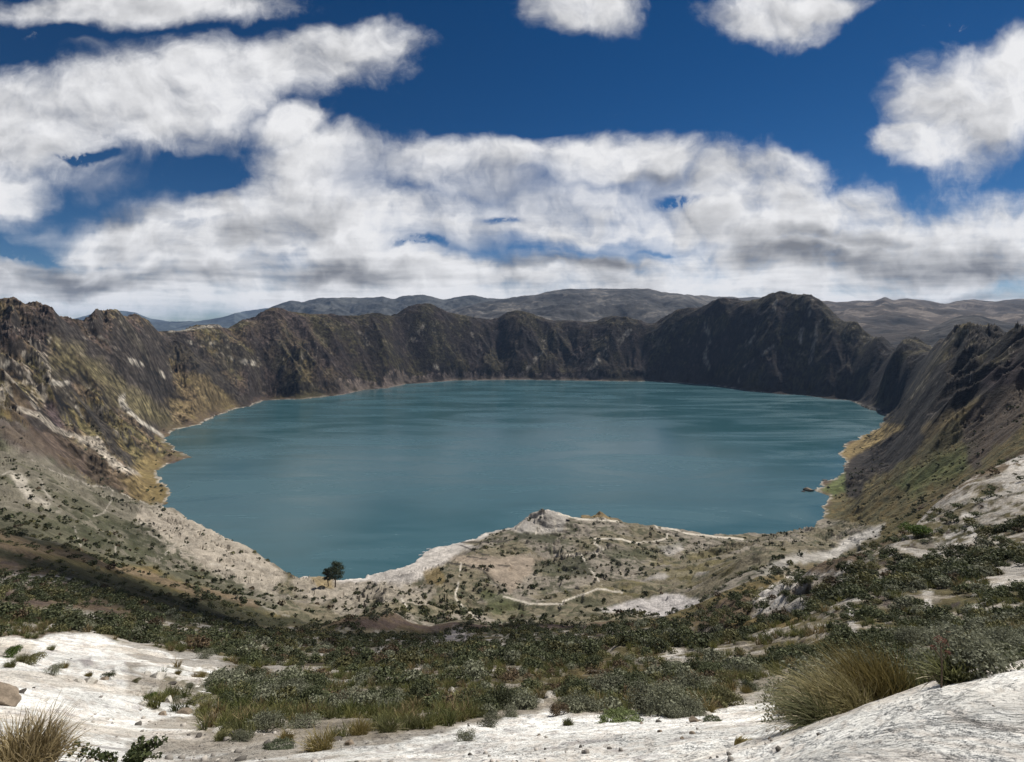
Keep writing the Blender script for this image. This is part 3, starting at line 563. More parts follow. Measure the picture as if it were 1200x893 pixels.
# overall fine mottling
COLR *= (1 + .38 * n3 * sstep(Y, 60, 200) * (1 - white) + .35 * n4 * (1 - sstep(Y, 300, 900)) * (1 - .75 * white) + .35 * n2 * sstep(Y, 400, 900))[..., None]
rockz = (sstep(Y, 800, 1100) * sstep(out, 20, 60))[..., None]
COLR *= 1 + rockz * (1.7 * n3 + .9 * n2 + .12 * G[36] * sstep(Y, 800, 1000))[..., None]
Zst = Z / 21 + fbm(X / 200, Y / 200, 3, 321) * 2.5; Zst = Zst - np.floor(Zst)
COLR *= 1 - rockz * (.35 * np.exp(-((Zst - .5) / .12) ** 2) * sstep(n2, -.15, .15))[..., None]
COLR *= (1 - .30 * farw - .18 * (1 - farw) * wall * sstep(Y, 700, 1000))[..., None]  # deepens the far wall's painted shade; other walls slightly darker
COLR = np.clip(COLR, .009, .8)

def rough_mat(name, attr=None, base=None, rough=.95, bumps=(), var=()):
    m = bpy.data.materials.new(name); m.use_nodes = True; nb = NB(m.node_tree); m.node_tree.nodes.clear()
    p = nb.n('ShaderNodeBsdfPrincipled'); o = nb.n('ShaderNodeOutputMaterial'); nb.L.new(p.outputs[0], o.inputs[0])
    p.inputs['Roughness'].default_value = rough; p.inputs['Specular IOR Level'].default_value = .12
    geo = nb.n('ShaderNodeNewGeometry')
    if attr:
        at = nb.n('ShaderNodeAttribute'); at.attribute_name = attr; c = at.outputs['Color']
    else:
        c = nb.n('ShaderNodeRGB').outputs[0]; c.default_value = (*base, 1)
    h = None
    for sc_, amt, det in var:
        t = nb.noise(geo.outputs['Position'], sc_, det, .6)
        c = nb.mix(1.0, c, nb.xyz(*[nb.ramp(t, .3, .7, 1 - amt, 1 + amt)] * 3), 'MULTIPLY')
    nrm = None
    for sc_, dist, det in bumps:
        t = nb.noise(geo.outputs['Position'], sc_, det, .62)
        bp = nb.n('ShaderNodeBump'); bp.inputs['Strength'].default_value = 1.0; bp.inputs['Distance'].default_value = dist
        nb.put(bp.inputs['Height'], t)
        if nrm is not None: nb.put(bp.inputs['Normal'], nrm)
        nrm = bp.outputs[0]
    if nrm is not None: nb.put(p.inputs['Normal'], nrm)
    nb.put(p.inputs['Base Color'], c)
    return m

def grid_mesh(name, X, Y, Z, colr=None, mat=None):
    nr, nc = X.shape
    me = bpy.data.meshes.new(name)
    co = np.stack([X, Y, Z], -1).reshape(-1, 3).astype(f32)
    me.vertices.add(nr * nc); me.vertices.foreach_set('co', co.ravel())
    idx = np.arange(nr * nc, dtype=np.int32).reshape(nr, nc)
    q = np.stack([idx[:-1, :-1], idx[:-1, 1:], idx[1:, 1:], idx[1:, :-1]], -1).reshape(-1, 4)
    nq = len(q); me.loops.add(nq * 4); me.loops.foreach_set('vertex_index', q.ravel())
    me.polygons.add(nq); me.polygons.foreach_set('loop_start', np.arange(0, nq * 4, 4, dtype=np.int32))
    me.polygons.foreach_set('use_smooth', np.ones(nq, bool)); me.update(calc_edges=True)
    if colr is not None:
        at = me.color_attributes.new('cover', 'FLOAT_COLOR', 'POINT')
        at.data.foreach_set('color', np.concatenate([colr.reshape(-1, 3), np.ones((nr * nc, 1), f32)], 1).astype(f32).ravel())
    if mat: me.materials.append(mat)
    ob = bpy.data.objects.new(name, me); C.objects.link(ob); return ob
def setp(o, label=None, cat=None, group=None, kind=None):
    for k, v in (('label', label), ('category', cat), ('group', group), ('kind', kind)):
        if v: o[k] = v
    return o

ground_mat = rough_mat('ground_cover', 'cover', bumps=((.055, 5.0, 9), (.35, .8, 8), (2.2, .12, 8), (14, .028, 8)), var=((.08, .22, 8), (.9, .20, 6), (9, .18, 6)))
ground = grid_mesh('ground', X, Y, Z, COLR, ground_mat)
setp(ground, 'crater floor and inner walls of brown, olive and pale ground around the lake', 'ground', kind='structure')

# ------------------------------------------------------------------ water
me = bpy.data.meshes.new('water'); me.from_pydata([(-2600, 500, 0), (3200, 500, 0), (3200, 4300, 0), (-2600, 4300, 0)], [], [(0, 1, 2, 3)])
lake = bpy.data.objects.new('water', me); C.objects.link(lake); setp(lake, 'teal blue crater lake with faint wind streaks', 'water', kind='structure')
m = bpy.data.materials.new('lake_water'); m.use_nodes = True; nb = NB(m.node_tree); nt = m.node_tree; nt.nodes.clear()
p = nb.n('ShaderNodeBsdfPrincipled'); o = nb.n('ShaderNodeOutputMaterial'); nb.L.new(p.outputs[0], o.inputs[0])
geo = nb.n('ShaderNodeNewGeometry'); pos = geo.outputs['Position']
pstr = nb.v('MULTIPLY', pos, (.0022, .0085, 0)); str1 = nb.noise(pstr, 1.0, 7, .6, .8)
pst2 = nb.v('MULTIPLY', pos, (.0055, .026, 0)); str2 = nb.noise(pst2, 1.0, 8, .65, .6)
foam = nb.m('MULTIPLY', nb.ramp(str2, .66, .76), nb.ramp(str1, .5, .62))
c = nb.mix(nb.ramp(str1, .35, .65), (.026, .078, .092), (.042, .102, .122))
c = nb.mix(nb.m('MULTIPLY', foam, .45), c, (.30, .38, .40))
nb.put(p.inputs['Base Color'], c); nb.put(p.inputs['Roughness'], nb.ramp(str1, .35, .65, .10, .30)); p.inputs['IOR'].default_value = 1.33
t1 = nb.noise(pos, .35, 6, .65); bp = nb.n('ShaderNodeBump'); bp.inputs['Strength'].default_value = .5; bp.inputs['Distance'].default_value = .35; nb.put(bp.inputs['Height'], t1)
nb.put(p.inputs['Normal'], bp.outputs[0]); me.materials.append(m)

# ------------------------------------------------------------------ mountain ranges beyond the rim
def range_mesh(name, sky_, front, color, seed, rough=.05, label='', tint=None, nz_=110):
    """a range whose crest runs through the sights sky_=(column,row,distance), its foot at the distances of front"""
    us = np.linspace(sky_[0][0], sky_[-1][0], int((sky_[-1][0] - sky_[0][0]) * 1.0) + 2)
    ku = [s[0] for s in sky_]; cpy = np.interp(us, ku, [s[1] for s in sky_]); cd = np.interp(us, ku, [s[2] for s in sky_])
    cpy = np.convolve(np.pad(cpy, 3, 'edge'), np.ones(5) / 5, 'same')[3:-3]
    fd = np.interp(us, [f[0] for f in front], [f[1] for f in front]); fp = np.interp(us, [f[0] for f in front], [f[2] for f in front])
    zc = CAMH - cd * (cpy - HY) / F; zf = CAMH - fd * (fp - HY) / F
    t = np.linspace(0, 1, nz_)[:, None]; yy = fd + (cd - fd) * t; zz = zf + (zc - zf) * (t ** 1.25)
    tb = np.linspace(0, 1, 14)[1:, None]; yb = cd * (1 + .35 * tb); zb = zc - (zc - np.minimum(zf, zc) + 400) * tb ** 1.1
    Yg = np.concatenate([yy + 0 * us, yb + 0 * us]); Zg = np.concatenate([zz + 0 * us, zb + 0 * us]); Xg = (us - CX) / F * Yg
    env = np.concatenate([np.sin(t * math.pi) ** .6 + 0 * us, 0 * (yb + us) + .6])
    s0 = (cd - fd).mean() / 3.2; H = max((zc - zf).mean(), 60)
    rid = .5 - np.abs(fbm(Xg / s0, Yg / s0, 5, seed)) * 1.6
    rid2 = .5 - np.abs(fbm(Xg / s0 * 3.1, Yg / s0 * 2.2, 5, seed + 5)) * 1.6
    Zg = Zg + env * H * (rid * .30 + rid2 * .14) + H * rough * fbm(Xg / s0 * 5, Yg / s0 * 5, 4, seed + 9)
    n = fbm(Xg / s0 * 2.5, Yg / s0 * 2.5, 5, seed + 20); n_ = fbm(Xg / s0 * 11, Yg / s0 * 11, 4, seed + 30)
    cc = np.empty(Xg.shape + (3,), f32); cc[:] = col(*color)
    cc *= (1 + 1.3 * n + .7 * n_)[..., None]
    if tint is not None:
        mm = (sstep(n_ + n * .5, .2, .34) * .8)[..., None]; cc = cc * (1 - mm) + col(*tint) * mm
    ob = grid_mesh(name, Xg, Yg, Zg, np.clip(cc, .01, .6), hill_mat)
    setp(ob, label, 'mountains', kind='structure'); return ob
hill_mat = rough_mat('hillside', 'cover', bumps=((.012, 14, 8),), var=((.02, .25, 6),))
range_mesh('mountains', [(0, 384, 20000), (60, 380, 20000), (88, 373, 20000), (100, 370, 20000), (118, 365, 20000), (130, 362, 20000), (138, 364, 20000), (145, 364, 20000), (158, 366, 20000), (175, 373, 20000), (200, 377, 20000), (240, 379, 20000), (300, 382, 20000)],
           [(0, 18000, 386), (300, 18000, 386)], (.06, .07, .07), 401, label='distant blue peak seen over the left crater rim')
range_mesh('mountains', [(170, 377, 17000), (230, 377, 17000), (260, 372, 16500), (275, 367, 16500), (290, 364, 20000), (312, 361, 20000), (330, 364, 20000), (420, 372, 20000)],
           [(170, 13500, 388), (420, 13000, 388)], (.05, .06, .06), 411, label='low blue ridge sloping up behind the left rim')
range_mesh('mountains', [(300, 372, 11500), (312, 363, 11500), (325, 357, 11500), (340, 352, 11500), (355, 354, 11500), (372, 350, 11500), (400, 349, 11500), (430, 349, 11500), (450, 348, 11500), (462, 350, 11500), (475, 346, 11500), (500, 345.5, 11500), (520, 351, 11500), (535, 349, 11500), (550, 346, 11500), (570, 350, 11500), (640, 352, 11500)],
           [(300, 8500, 388), (640, 7800, 388)], (.055, .055, .05), 421, label='long grey blue range behind the crater rim')
range_mesh('mountains', [(430, 386, 9000), (480, 376, 8600), (540, 360, 8800), (580, 352, 9000), (600, 349, 9000), (625, 346, 9000), (650, 340.5, 9000), (668, 338, 9000), (700, 338.5, 9000), (735, 339, 9000), (762, 339, 9000), (775, 342, 9000), (800, 345, 8600), (835, 348, 9500), (870, 349, 9500), (900, 350, 9500), (960, 352, 9500), (1010, 362, 9500)],
           [(430, 5600, 392), (620, 5000, 394), (1010, 5200, 392)], (.058, .054, .05), 431, label='broad patchwork mountain filling the skyline behind the far rim', tint=(.15, .135, .115))
range_mesh('mountains', [(930, 362, 9500), (950, 352, 9000), (980, 355, 9000), (1003, 353, 9000), (1025, 353, 9000), (1037, 347.5, 9000), (1047, 352, 9000), (1062, 350.5, 9000), (1085, 354, 9000), (1104, 357, 9000), (1120, 355, 9000), (1140, 351.5, 9000), (1165, 354, 9200), (1185, 351, 9500), (1215, 350, 9500), (1500, 345, 9500)],
           [(930, 4300, 400), (1070, 3700, 404), (1500, 3900, 400)], (.055, .043, .034), 441, label='tan eroded hills beyond the right rim', tint=(.17, .14, .115), nz_=160)
range_mesh('mountains', [(1040, 400, 4300), (1075, 395, 4300), (1095, 384, 4300), (1115, 373, 4300), (1128, 370, 4300), (1150, 370, 4300), (1175, 377, 4400), (1200, 380, 4500), (1260, 384, 4500), (1500, 380, 4500)],
           [(1040, 3000, 420), (1500, 3000, 420)], (.032, .028, .024), 451, label='dark rounded hill just beyond the right rim')
# far plain to the horizon
me = bpy.data.meshes.new('plain'); R_ = 60000
me.from_pydata([(-R_, -R_, -260), (R_, -R_, -260), (R_, R_, -260), (-R_, R_, -260)], [], [(0, 1, 2, 3)]); me.materials.append(rough_mat('plain_soil', base=(.08, .07, .05), var=((.001, .4, 6),)))
pl = bpy.data.objects.new('land', me); C.objects.link(pl); setp(pl, 'low land running to the horizon', 'land', kind='structure')

# ------------------------------------------------------------------ haze
me = bpy.data.meshes.new('haze'); x0, x1, y0_, y1_, z0, z1 = -26000, 26000, -6000, 24000, -262, 1000
me.from_pydata([(x, y, z) for z in (z0, z1) for y in (y0_, y1_) for x in (x0, x1)], [], [(0, 2, 3, 1), (4, 5, 7, 6), (0, 1, 5, 4), (2, 6, 7, 3), (0, 4, 6, 2), (1, 3, 7, 5)])
hz = bpy.data.objects.new('haze', me); C.objects.link(hz); setp(hz, 'thin blue air between the rim and the far ranges', 'haze', kind='stuff')
m = bpy.data.materials.new('air'); m.use_nodes = True; nb = NB(m.node_tree); m.node_tree.nodes.clear()
v = nb.n('ShaderNodeVolumePrincipled'); v.inputs['Color'].default_value = (.42, .62, .98, 1); v.inputs['Density'].default_value = 1.8e-5; v.inputs['Anisotropy'].default_value = 0
o = nb.n('ShaderNodeOutputMaterial'); nb.L.new(v.outputs[0], o.inputs['Volume']); me.materials.append(m)
# ------------------------------------------------------------------ standing on the ground
ri = lambda y: np.clip(np.interp(y, rows, np.arange(len(rows))), 0, len(rows) - 1.001)
def gz(x, y, arr=None):
    """height (or another surveyed value) of the ground at x, y"""
    arr = Z if arr is None else arr
    x = np.asarray(x, float); y = np.asarray(y, float)
    fr = ri(y); fc = np.clip((x / (y + AP) - cols[0]) / (cols[1] - cols[0]), 0, len(cols) - 1.001)
    i = fr.astype(int); j = fc.astype(int); u = fc - j; v = fr - i
    return (arr[i, j] * (1 - u) + arr[i, j + 1] * u) * (1 - v) + (arr[i + 1, j] * (1 - u) + arr[i + 1, j + 1] * u) * v
def hit(u, py, d0=2.0, d1=4000):
    """where the sight through column u, row py first meets the ground"""
    d = np.exp(np.linspace(math.log(d0), math.log(d1), 4000)); x = (u - CX) / F * d
    z = CAMH - d * (py - HY) / F; g = gz(x, d); k = np.argmax(g >= z)
    return float(x[k]), float(d[k]), float(g[k])
rng = np.random.default_rng(7)
LUM = COLR @ col(.3, .5, .2)

def add_mesh(name, V, Fq, mat, colr=None, parent=None, smooth=False, loc=None):
    me = bpy.data.meshes.new(name); V = np.asarray(V, f32); Fq = np.asarray(Fq, np.int32)
    me.vertices.add(len(V)); me.vertices.foreach_set('co', V.ravel())
    k = Fq.shape[1]; me.loops.add(Fq.size); me.loops.foreach_set('vertex_index', Fq.ravel())
    me.polygons.add(len(Fq)); me.polygons.foreach_set('loop_start', np.arange(0, Fq.size, k, dtype=np.int32))
    if smooth: me.polygons.foreach_set('use_smooth', np.ones(len(Fq), bool))
    me.update(calc_edges=True)
    if colr is not None:
        at = me.color_attributes.new('cover', 'FLOAT_COLOR', 'POINT')
        at.data.foreach_set('color', np.c_[colr, np.ones(len(V))].astype(f32).ravel())
    me.materials.append(mat)
    o = bpy.data.objects.new(name, me); C.objects.link(o)
    if parent: o.parent = parent
    if loc is not None: o.location = loc
    return o
def empty(name, loc, rz=0, sc_=1.0):
    o = bpy.data.objects.new(name, None); C.objects.link(o); o.location = loc; o.rotation_euler = (0, 0, rz); o.scale = (sc_,) * 3 if np.isscalar(sc_) else sc_
    o.empty_display_size = .1; return o
def copy_tree(o, parent=None):
    c = o.copy(); C.objects.link(c); c.parent = parent
    for ch in list(o.children): copy_tree(ch, c)
    return c
def unit(v): return v / (np.linalg.norm(v, axis=-1, keepdims=True) + 1e-9)
def leaf_cloud(n, lobes, size, tint, seed, up=.35, aspect=.5, shell=.55):
    """n leaf-sized quads through the volume of a few overlapping lobes (cx,cy,cz,rx,ry,rz)"""
    r = np.random.default_rng(seed); lo = np.array(lobes, float); w = (lo[:, 3] * lo[:, 4] * lo[:, 5]) ** .7; k = r.choice(len(lo), n, p=w / w.sum())
    dirs = unit(r.normal(size=(n, 3))); dirs[:, 2] = np.where(dirs[:, 2] < -.35, -dirs[:, 2], dirs[:, 2]); rad = shell + (1.02 - shell) * r.random(n) ** .6
    bump = 1 + .22 * np.sin(dirs[:, 0] * 7 + k) * np.sin(dirs[:, 1] * 8 + 2 * k) + .12 * r.normal(size=n)
    c = lo[k, :3] + dirs * (rad * bump)[:, None] * lo[k, 3:6]
    c[:, 2] = np.maximum(c[:, 2], .02)
    nrm = unit(dirs * .8 + r.normal(size=(n, 3)) * .75 + np.array([0, 0, up])); t = unit(np.cross(nrm, r.normal(size=(n, 3)))); b_ = np.cross(nrm, t)
    s = size * (.6 + .8 * r.random(n))[:, None]
    V = np.stack([c - t * s * .5, c - b_ * s * aspect * .5, c + t * s * .5, c + b_ * s * aspect * .5], 1).reshape(-1, 3)
    Fq = np.arange(4 * n).reshape(n, 4)
    base = np.array(tint[0]) + (np.array(tint[1]) - np.array(tint[0])) * r.random((n, 1)) ** 1.4
    clump = 1 + .25 * np.sin(c[:, :1] * 9 / lo[0, 3] + 1) * np.sin(c[:, 1:2] * 8 / lo[0, 3])
    return V, Fq, np.repeat(np.clip(base * clump, .008, .7), 4, 0)
def tubes(paths, sides=4):
    V = []; Fq = []; o = 0
    for path in paths:
        P_ = np.array([p[:3] for p in path], float); R = [p[3] for p in path]
        for i, (p, r) in enumerate(zip(P_, R)):
            d = unit(P_[min(i + 1, len(P_) - 1)] - P_[max(i - 1, 0)]); a = unit(np.cross(d, [.31, .9, .2])); b_ = np.cross(d, a)
            for k in range(sides):
                t = 2 * math.pi * k / sides; V.append(p + (a * math.cos(t) + b_ * math.sin(t)) * r)
        for i in range(len(P_) - 1):
            for k in range(sides):
                Fq.append([o + i * sides + k, o + i * sides + (k + 1) % sides, o + (i + 1) * sides + (k + 1) % sides, o + (i + 1) * sides + k])
        o += len(P_) * sides
    return np.array(V), np.array(Fq)

def leaf_material(name, rough=.75, transl=.25):
    m = bpy.data.materials.new(name); m.use_nodes = True; nb = NB(m.node_tree); m.node_tree.nodes.clear()
    at = nb.n('ShaderNodeAttribute'); at.attribute_name = 'cover'
    oi = nb.n('ShaderNodeObjectInfo'); c = nb.mix(1.0, at.outputs['Color'], nb.xyz(*[nb.ramp(oi.outputs['Random'], 0, 1, .7, 1.3, False)] * 3), 'MULTIPLY')
    p = nb.n('ShaderNodeBsdfPrincipled'); nb.put(p.inputs['Base Color'], c); p.inputs['Roughness'].default_value = rough; p.inputs['Specular IOR Level'].default_value = .2
    t = nb.n('ShaderNodeBsdfTranslucent'); nb.put(t.inputs[0], c)
    mx = nb.n('ShaderNodeMixShader'); mx.inputs[0].default_value = transl; nb.L.new(p.outputs[0], mx.inputs[1]); nb.L.new(t.outputs[0], mx.inputs[2])
    o = nb.n('ShaderNodeOutputMaterial'); nb.L.new(mx.outputs[0], o.inputs[0]); return m
LEAF = leaf_material('leaves'); DRY = leaf_material('dry_blades', .7, .3)
BARK = rough_mat('bark', base=(.12, .09, .065), bumps=((30, .01, 4),), var=((8, .3, 4),))
TINTS = {'grey': ((.11, .113, .072), (.255, .26, .18)), 'dark': ((.034, .043, .02), (.13, .14, .07)), 'olive': ((.075, .075, .03), (.21, .195, .09)), 'rust': ((.06, .045, .028), (.17, .12, .07)), 'green': ((.035, .06, .012), (.12, .17, .035))}
LOOK = {'grey': 'grey-green', 'dark': 'dark green', 'olive': 'olive', 'rust': 'rusty', 'green': 'fresh green'}

def shrub_proto(tone, seed, n=2600, low=False):
    r = np.random.default_rng(seed); nl = r.integers(5, 9); lobes = []
    for k in range(nl):
        a = r.random() * 6.28; q = r.random() ** .5 * .62; s = .32 + .26 * r.random()
        lobes.append((math.cos(a) * q, math.sin(a) * q, (.25 + .35 * r.random()) * (.5 if low else 1), s, s * (.8 + .4 * r.random()), s * (.75 if not low else .4)))
    V, Fq, cc = leaf_cloud(n, lobes, .095 if tone != 'grey' else .075, TINTS[tone], seed)
    root = empty('shrub', (0, 0, -500)); add_mesh('foliage', V, Fq, LEAF, cc, root)
    pp = []
    for l in lobes + lobes[:3]:
        e = np.array(l[:3]) + r.normal(size=3) * .1; m_ = e * .5 + r.normal(size=3) * .06
        pp.append([(0 + r.normal() * .04, r.normal() * .04, -.12, .022), (*m_, .014), (*e, .006)])
    V, Fq = tubes(pp); add_mesh('stems', V, Fq, BARK, None, root); return root
protos = {}
sd = 0
for tone in TINTS:
    protos[tone] = [shrub_proto(tone, 900 + (sd := sd + 1), low=(q == 2)) for q in range(3)]

# ---- where scrub grows: sampled evenly in direction and log distance
def candidates(n, d0, d1, seed):
    r = np.random.default_rng(seed); d = np.exp(r.uniform(math.log(d0), math.log(d1), n)); u = r.uniform(-30, 1230, n); x = (u - CX) / F * d
    return u, d, x, gz(x, d), r
def slope_zone(u, d):
    if d < 26 and u < 420: return 'by the lower-left rock jumble'
    if u < 330: return 'on the slope left'
    if u < 640: return 'in the middle thicket' if d < 42 else 'down the middle gully'
    if u < 880: return 'right of the middle'
    if u < 1040: return 'behind the tall tussock' if d < 35 else 'on the dark bank'
    return 'behind the right white rock' if d < 45 else 'high on the right slope'
plants = []
u_, d_, x_, z_, r_ = candidates(26000, 8.0, 130, 5)
lum = gz(x_, d_, LUM); wht = gz(x_, d_, white)
clump = fbm(x_ / 5, d_ / 5, 3, 500) + .5 * fbm(x_ / 20, d_ / 20, 2, 501); tonen = fbm(x_ / np.maximum(d_, 8) * 9, np.log(d_) * 7, 3, 502)
okp = (lum < .22) & (wht < .5) & (d_ > 8.5) & (clump > np.where(d_ < 34, -.12, -.02)) & (gz(x_, d_, SL) < 1.15)
okp &= r_.random(len(okp)) < np.clip((d_ / 60) ** 0.9 * .5, .05, .26) * np.where(d_ < 34, 1.7, .85)
for i in np.nonzero(okp)[0]:
    u, d = u_[i], d_[i]; t = tonen[i] + .10 * r_.normal()
    if u > 860 and d > 30: tone = 'dark' if t > -.12 else ('olive' if t > -.25 else 'grey')
    elif d < 42: tone = 'grey' if t > .06 else ('dark' if t > -.08 else ('olive' if t > -.30 else 'rust'))
    else: tone = 'dark' if t > .02 else ('olive' if t > -.12 else ('rust' if t < -.30 else 'grey'))
    s = (.30 + .50 * r_.random() ** 2) * (1 + .0055 * d) * (1.25 if tone in ('dark', 'grey') else .85)
    plants.append((s / d, u, d, x_[i], z_[i], s, tone))
KEY = [(176, 818, .30, 'green', 'small green shrub in the left of the rock jumble'), (206, 822, .28, 'grey', 'small grey shrub in the middle of the rock jumble'), (224, 806, .34, 'grey', 'low grey shrub above the cushion plant'), (270, 834, .40, 'grey', 'grey shrub right of the cushion plant'),
 (248, 846, .30, 'dark', 'small dark shrub below the cushion plant'), (126, 795, .36, 'dark', 'dark low shrub on the lip of the left ledge'), (62, 790, .45, 'grey', 'pale straggly shrub left of the golden tuft on the ledge'), (40, 778, .55, 'olive', 'olive shrub at the upper left of the white ledge'),
 (12, 770, .6, 'green', 'fresh green shrub on the very left edge of the view'), (285, 868, .35, 'grey', 'low grey shrub where the rubble meets the bush row'), (300, 846, .4, 'olive', 'olive shrub left of the spreading grey-green bush'), (160, 800, .25, 'olive', 'tiny olive shrub beside the pale top rocks'),
  # (column, foot row, radius, tone, label)
 (338, 815, 1.25, 'dark', 'big dark green bush where the white ledge drops off, left of the middle'), (312, 858, .55, 'grey', 'spreading grey-green bush on the edge of the white ledge, right of the cushion plant'),
 (355, 852, .60, 'grey', 'blue-grey bush beside the spreading one at the lower left'), (285, 790, .9, 'grey', 'pale grey-green bush at the top corner of the lower left ledge'), (240, 772, 1.1, 'grey', 'grey bush along the upper border of the left white ledge'),
 (378, 838, .55, 'dark', 'small dark bush between the blue-grey bush and the olive grass'), (545, 868, .30, 'grey', 'lone small bush growing out into the white ledge in the middle'), (575, 852, .45, 'grey', 'silvery mound bush touching the white ledge in the middle'),
 (600, 840, .5, 'grey', 'silvery bush just right of the mound bush in the middle'), (655, 838, .42, 'rust', 'rusty brown dry bush at the edge of the white ledge'), (1150, 790, .42, 'grey', 'silvery white-leaved bush just behind the white rock on the right'),
 (935, 852, .18, 'green', 'small leafy plant at the foot of the tall tussock'), (1075, 628, 3.4, 'green', 'bright green bush high on the right slope'), (880, 810, .4, 'dark', 'dark bush at the right end of the pale bare patch'),
 (200, 755, 1.2, 'dark', 'dark bush behind the upper edge of the left white ledge'), (770, 828, .6, 'grey', 'wide grey-green bush right of the mossy mound')]
proto_use = set()
def place_shrub(x, y, z, s, tone, label, group=None):
    pr = protos[tone][int(rng.integers(3))]
    o = copy_tree(pr) if pr.name in proto_use else pr
    proto_use.add(pr.name)
    o.location = (x, y, z - .05 * s); o.rotation_euler = (0, 0, rng.random() * 6.28); o.scale = (s, s, s * rng.uniform(.8, 1.1))
    setp(o, label, 'shrub', group); return o
key_xy = []
for u, py, s, tone, lab in KEY:
    x, y, z = hit(u, py); key_xy.append((x, y, s)); place_shrub(x, y, z, s, tone, lab, 'shrubs')
plants = [p for p in plants if all((p[3] - a) ** 2 + (p[2] - b_) ** 2 > (c_ + p[5] * .6) ** 2 for a, b_, c_ in key_xy)]
plants.sort(reverse=True)
NIND = 270
ORD = 'first second third fourth fifth sixth seventh eighth ninth tenth eleventh twelfth'.split()
RN = ['nearest', 'second', 'third', 'fourth', 'fifth', 'sixth', 'seventh', 'eighth', 'ninth', 'tenth', 'eleventh', 'twelfth']
fams = {}
for q, u, d, x, z, s, tone in plants[:NIND]:
    size = 'small' if s < .5 else ('mid-sized' if s < .85 else 'large')
    fams.setdefault((size, tone, slope_zone(u, d)), []).append((d, u, x, z, s))
for (size, tone, zn), mem in fams.items():
    mem.sort(); n = len(mem); per = min(8, max(3, int(math.sqrt(n) + .5))); grp = f'{LOOK[tone]} shrubs {zn}'
    rws = [sorted(mem[i:i + per], key=lambda m_: m_[1]) for i in range(0, n, per)]
    for a_, rw_ in enumerate(rws):
        for b__, (d, u, x, z, s) in enumerate(rw_):
            if n == 1: lab = f'{size} {LOOK[tone]} shrub {zn}, the only one there of its look'
            elif len(rws) == 1: lab = f'{ORD[b__]} from the left of the {size} {LOOK[tone]} shrubs {zn}'
            elif len(rw_) == 1: lab = f'{size} {LOOK[tone]} shrub alone in the {RN[min(a_, 11)]} row {zn}'
            else: lab = f'{ORD[b__]} from left, {RN[min(a_, 11)]} row of {size} {LOOK[tone]} shrubs {zn}'
            place_shrub(x, d, z, s, tone, lab, grp)
for L__ in protos.values():
    for pr in L__:
        if pr.name not in proto_use:
            for ch in list(pr.children): bpy.data.objects.remove(ch)
            bpy.data.objects.remove(pr)

# ---- the uncountable rest of the scrub, down to dots on the far slopes
def lod(n, leaf, tone, seed):
    r = np.random.default_rng(seed); lobes = [(0, 0, .35, .75, .75, .55)] + [(math.cos(a) * .5, math.sin(a) * .5, .3 + .2 * r.random(), .42, .42, .38) for a in r.random(4) * 6.28]
    return leaf_cloud(n, lobes, leaf, TINTS[tone], seed, shell=.7, aspect=.8)
VV, FF, CC = [], [], []; off = 0
def stamp(pr, x, y, z, s, a, tv):
    global off
    V, Fq, cc = pr; ca_, sa = math.cos(a), math.sin(a)
    R_ = np.array([[ca_, sa, 0], [-sa, ca_, 0], [0, 0, 1]]) * s
    VV.append((V @ R_ + (x, y, z)).astype(f32)); FF.append(Fq + off); CC.append((cc * tv).astype(f32)); off += len(V)
L1 = {t: [lod(420, .16, t, 600 + k) for k in range(2)] for t in TINTS}; L2 = {t: [lod(130, .24, t, 620 + k) for k in range(3)] for t in TINTS}; L3 = {t: [lod(30, .55, t, 640 + k) for k in range(3)] for t in TINTS}
for q, u, d, x, z, s, tone in plants[NIND:]:
    stamp((L1 if d < 90 else L2)[tone][int(rng.integers(2))], x, d, z - .05, s, rng.random() * 6.28, rng.uniform(.75, 1.25))
u_, d_, x_, z_, r_ = candidates(60000, 60, 1700, 15)
lum = gz(x_, d_, LUM); sl_ = gz(x_, d_, SL); oo = gz(x_, d_, out); cl_ = fbm(x_ / 40, d_ / 40, 4, 510) + .4 * fbm(x_ / 12, d_ / 12, 2, 512)
pd = np.where((d_ < 330) | ((u_ < 250) & (d_ < 800)), np.where(cl_ > .06, .30, .05), np.where(cl_ > .10, .55, .03)) * np.clip(1.25 - lum * 2.0, .22, 1) * (sl_ < 1.1) * (oo > 12)
pvv = HY + F * (CAMH - z_) / d_; pd = pd * np.where((d_ > 330) & (pvv < 470), .25, 1.0)
sand = (lum > .27) & (lum < .5) & (d_ > 280) & (u_ > 420); pd = np.where(sand, pd * .08, pd)
for i in np.nonzero(r_.random(len(pd)) < pd)[0]:
    d = d_[i]; s = (.8 + 1.6 * r_.random() ** 2.2) * (1 + d / 900) * (1.0 if d > 200 else .75)
    t = r_.random(); tone = 'dark' if t < .62 else ('olive' if t < .85 else ('grey' if t < .95 else 'rust'))
    stamp((L1 if d < 110 else (L2 if d < 300 else L3))[tone][i % 2], x_[i], d, z_[i] - .1 * s, s, r_.random() * 6.28, r_.uniform(.35, .85) if d > 200 else r_.uniform(.5, 1.1))
scrub = add_mesh('scrub', np.concatenate(VV), np.concatenate(FF), LEAF, np.concatenate(CC))
setp(scrub, 'countless dark bushes dotting the slopes and the valley floor', 'scrub', kind='stuff')
print('scrub verts', off)

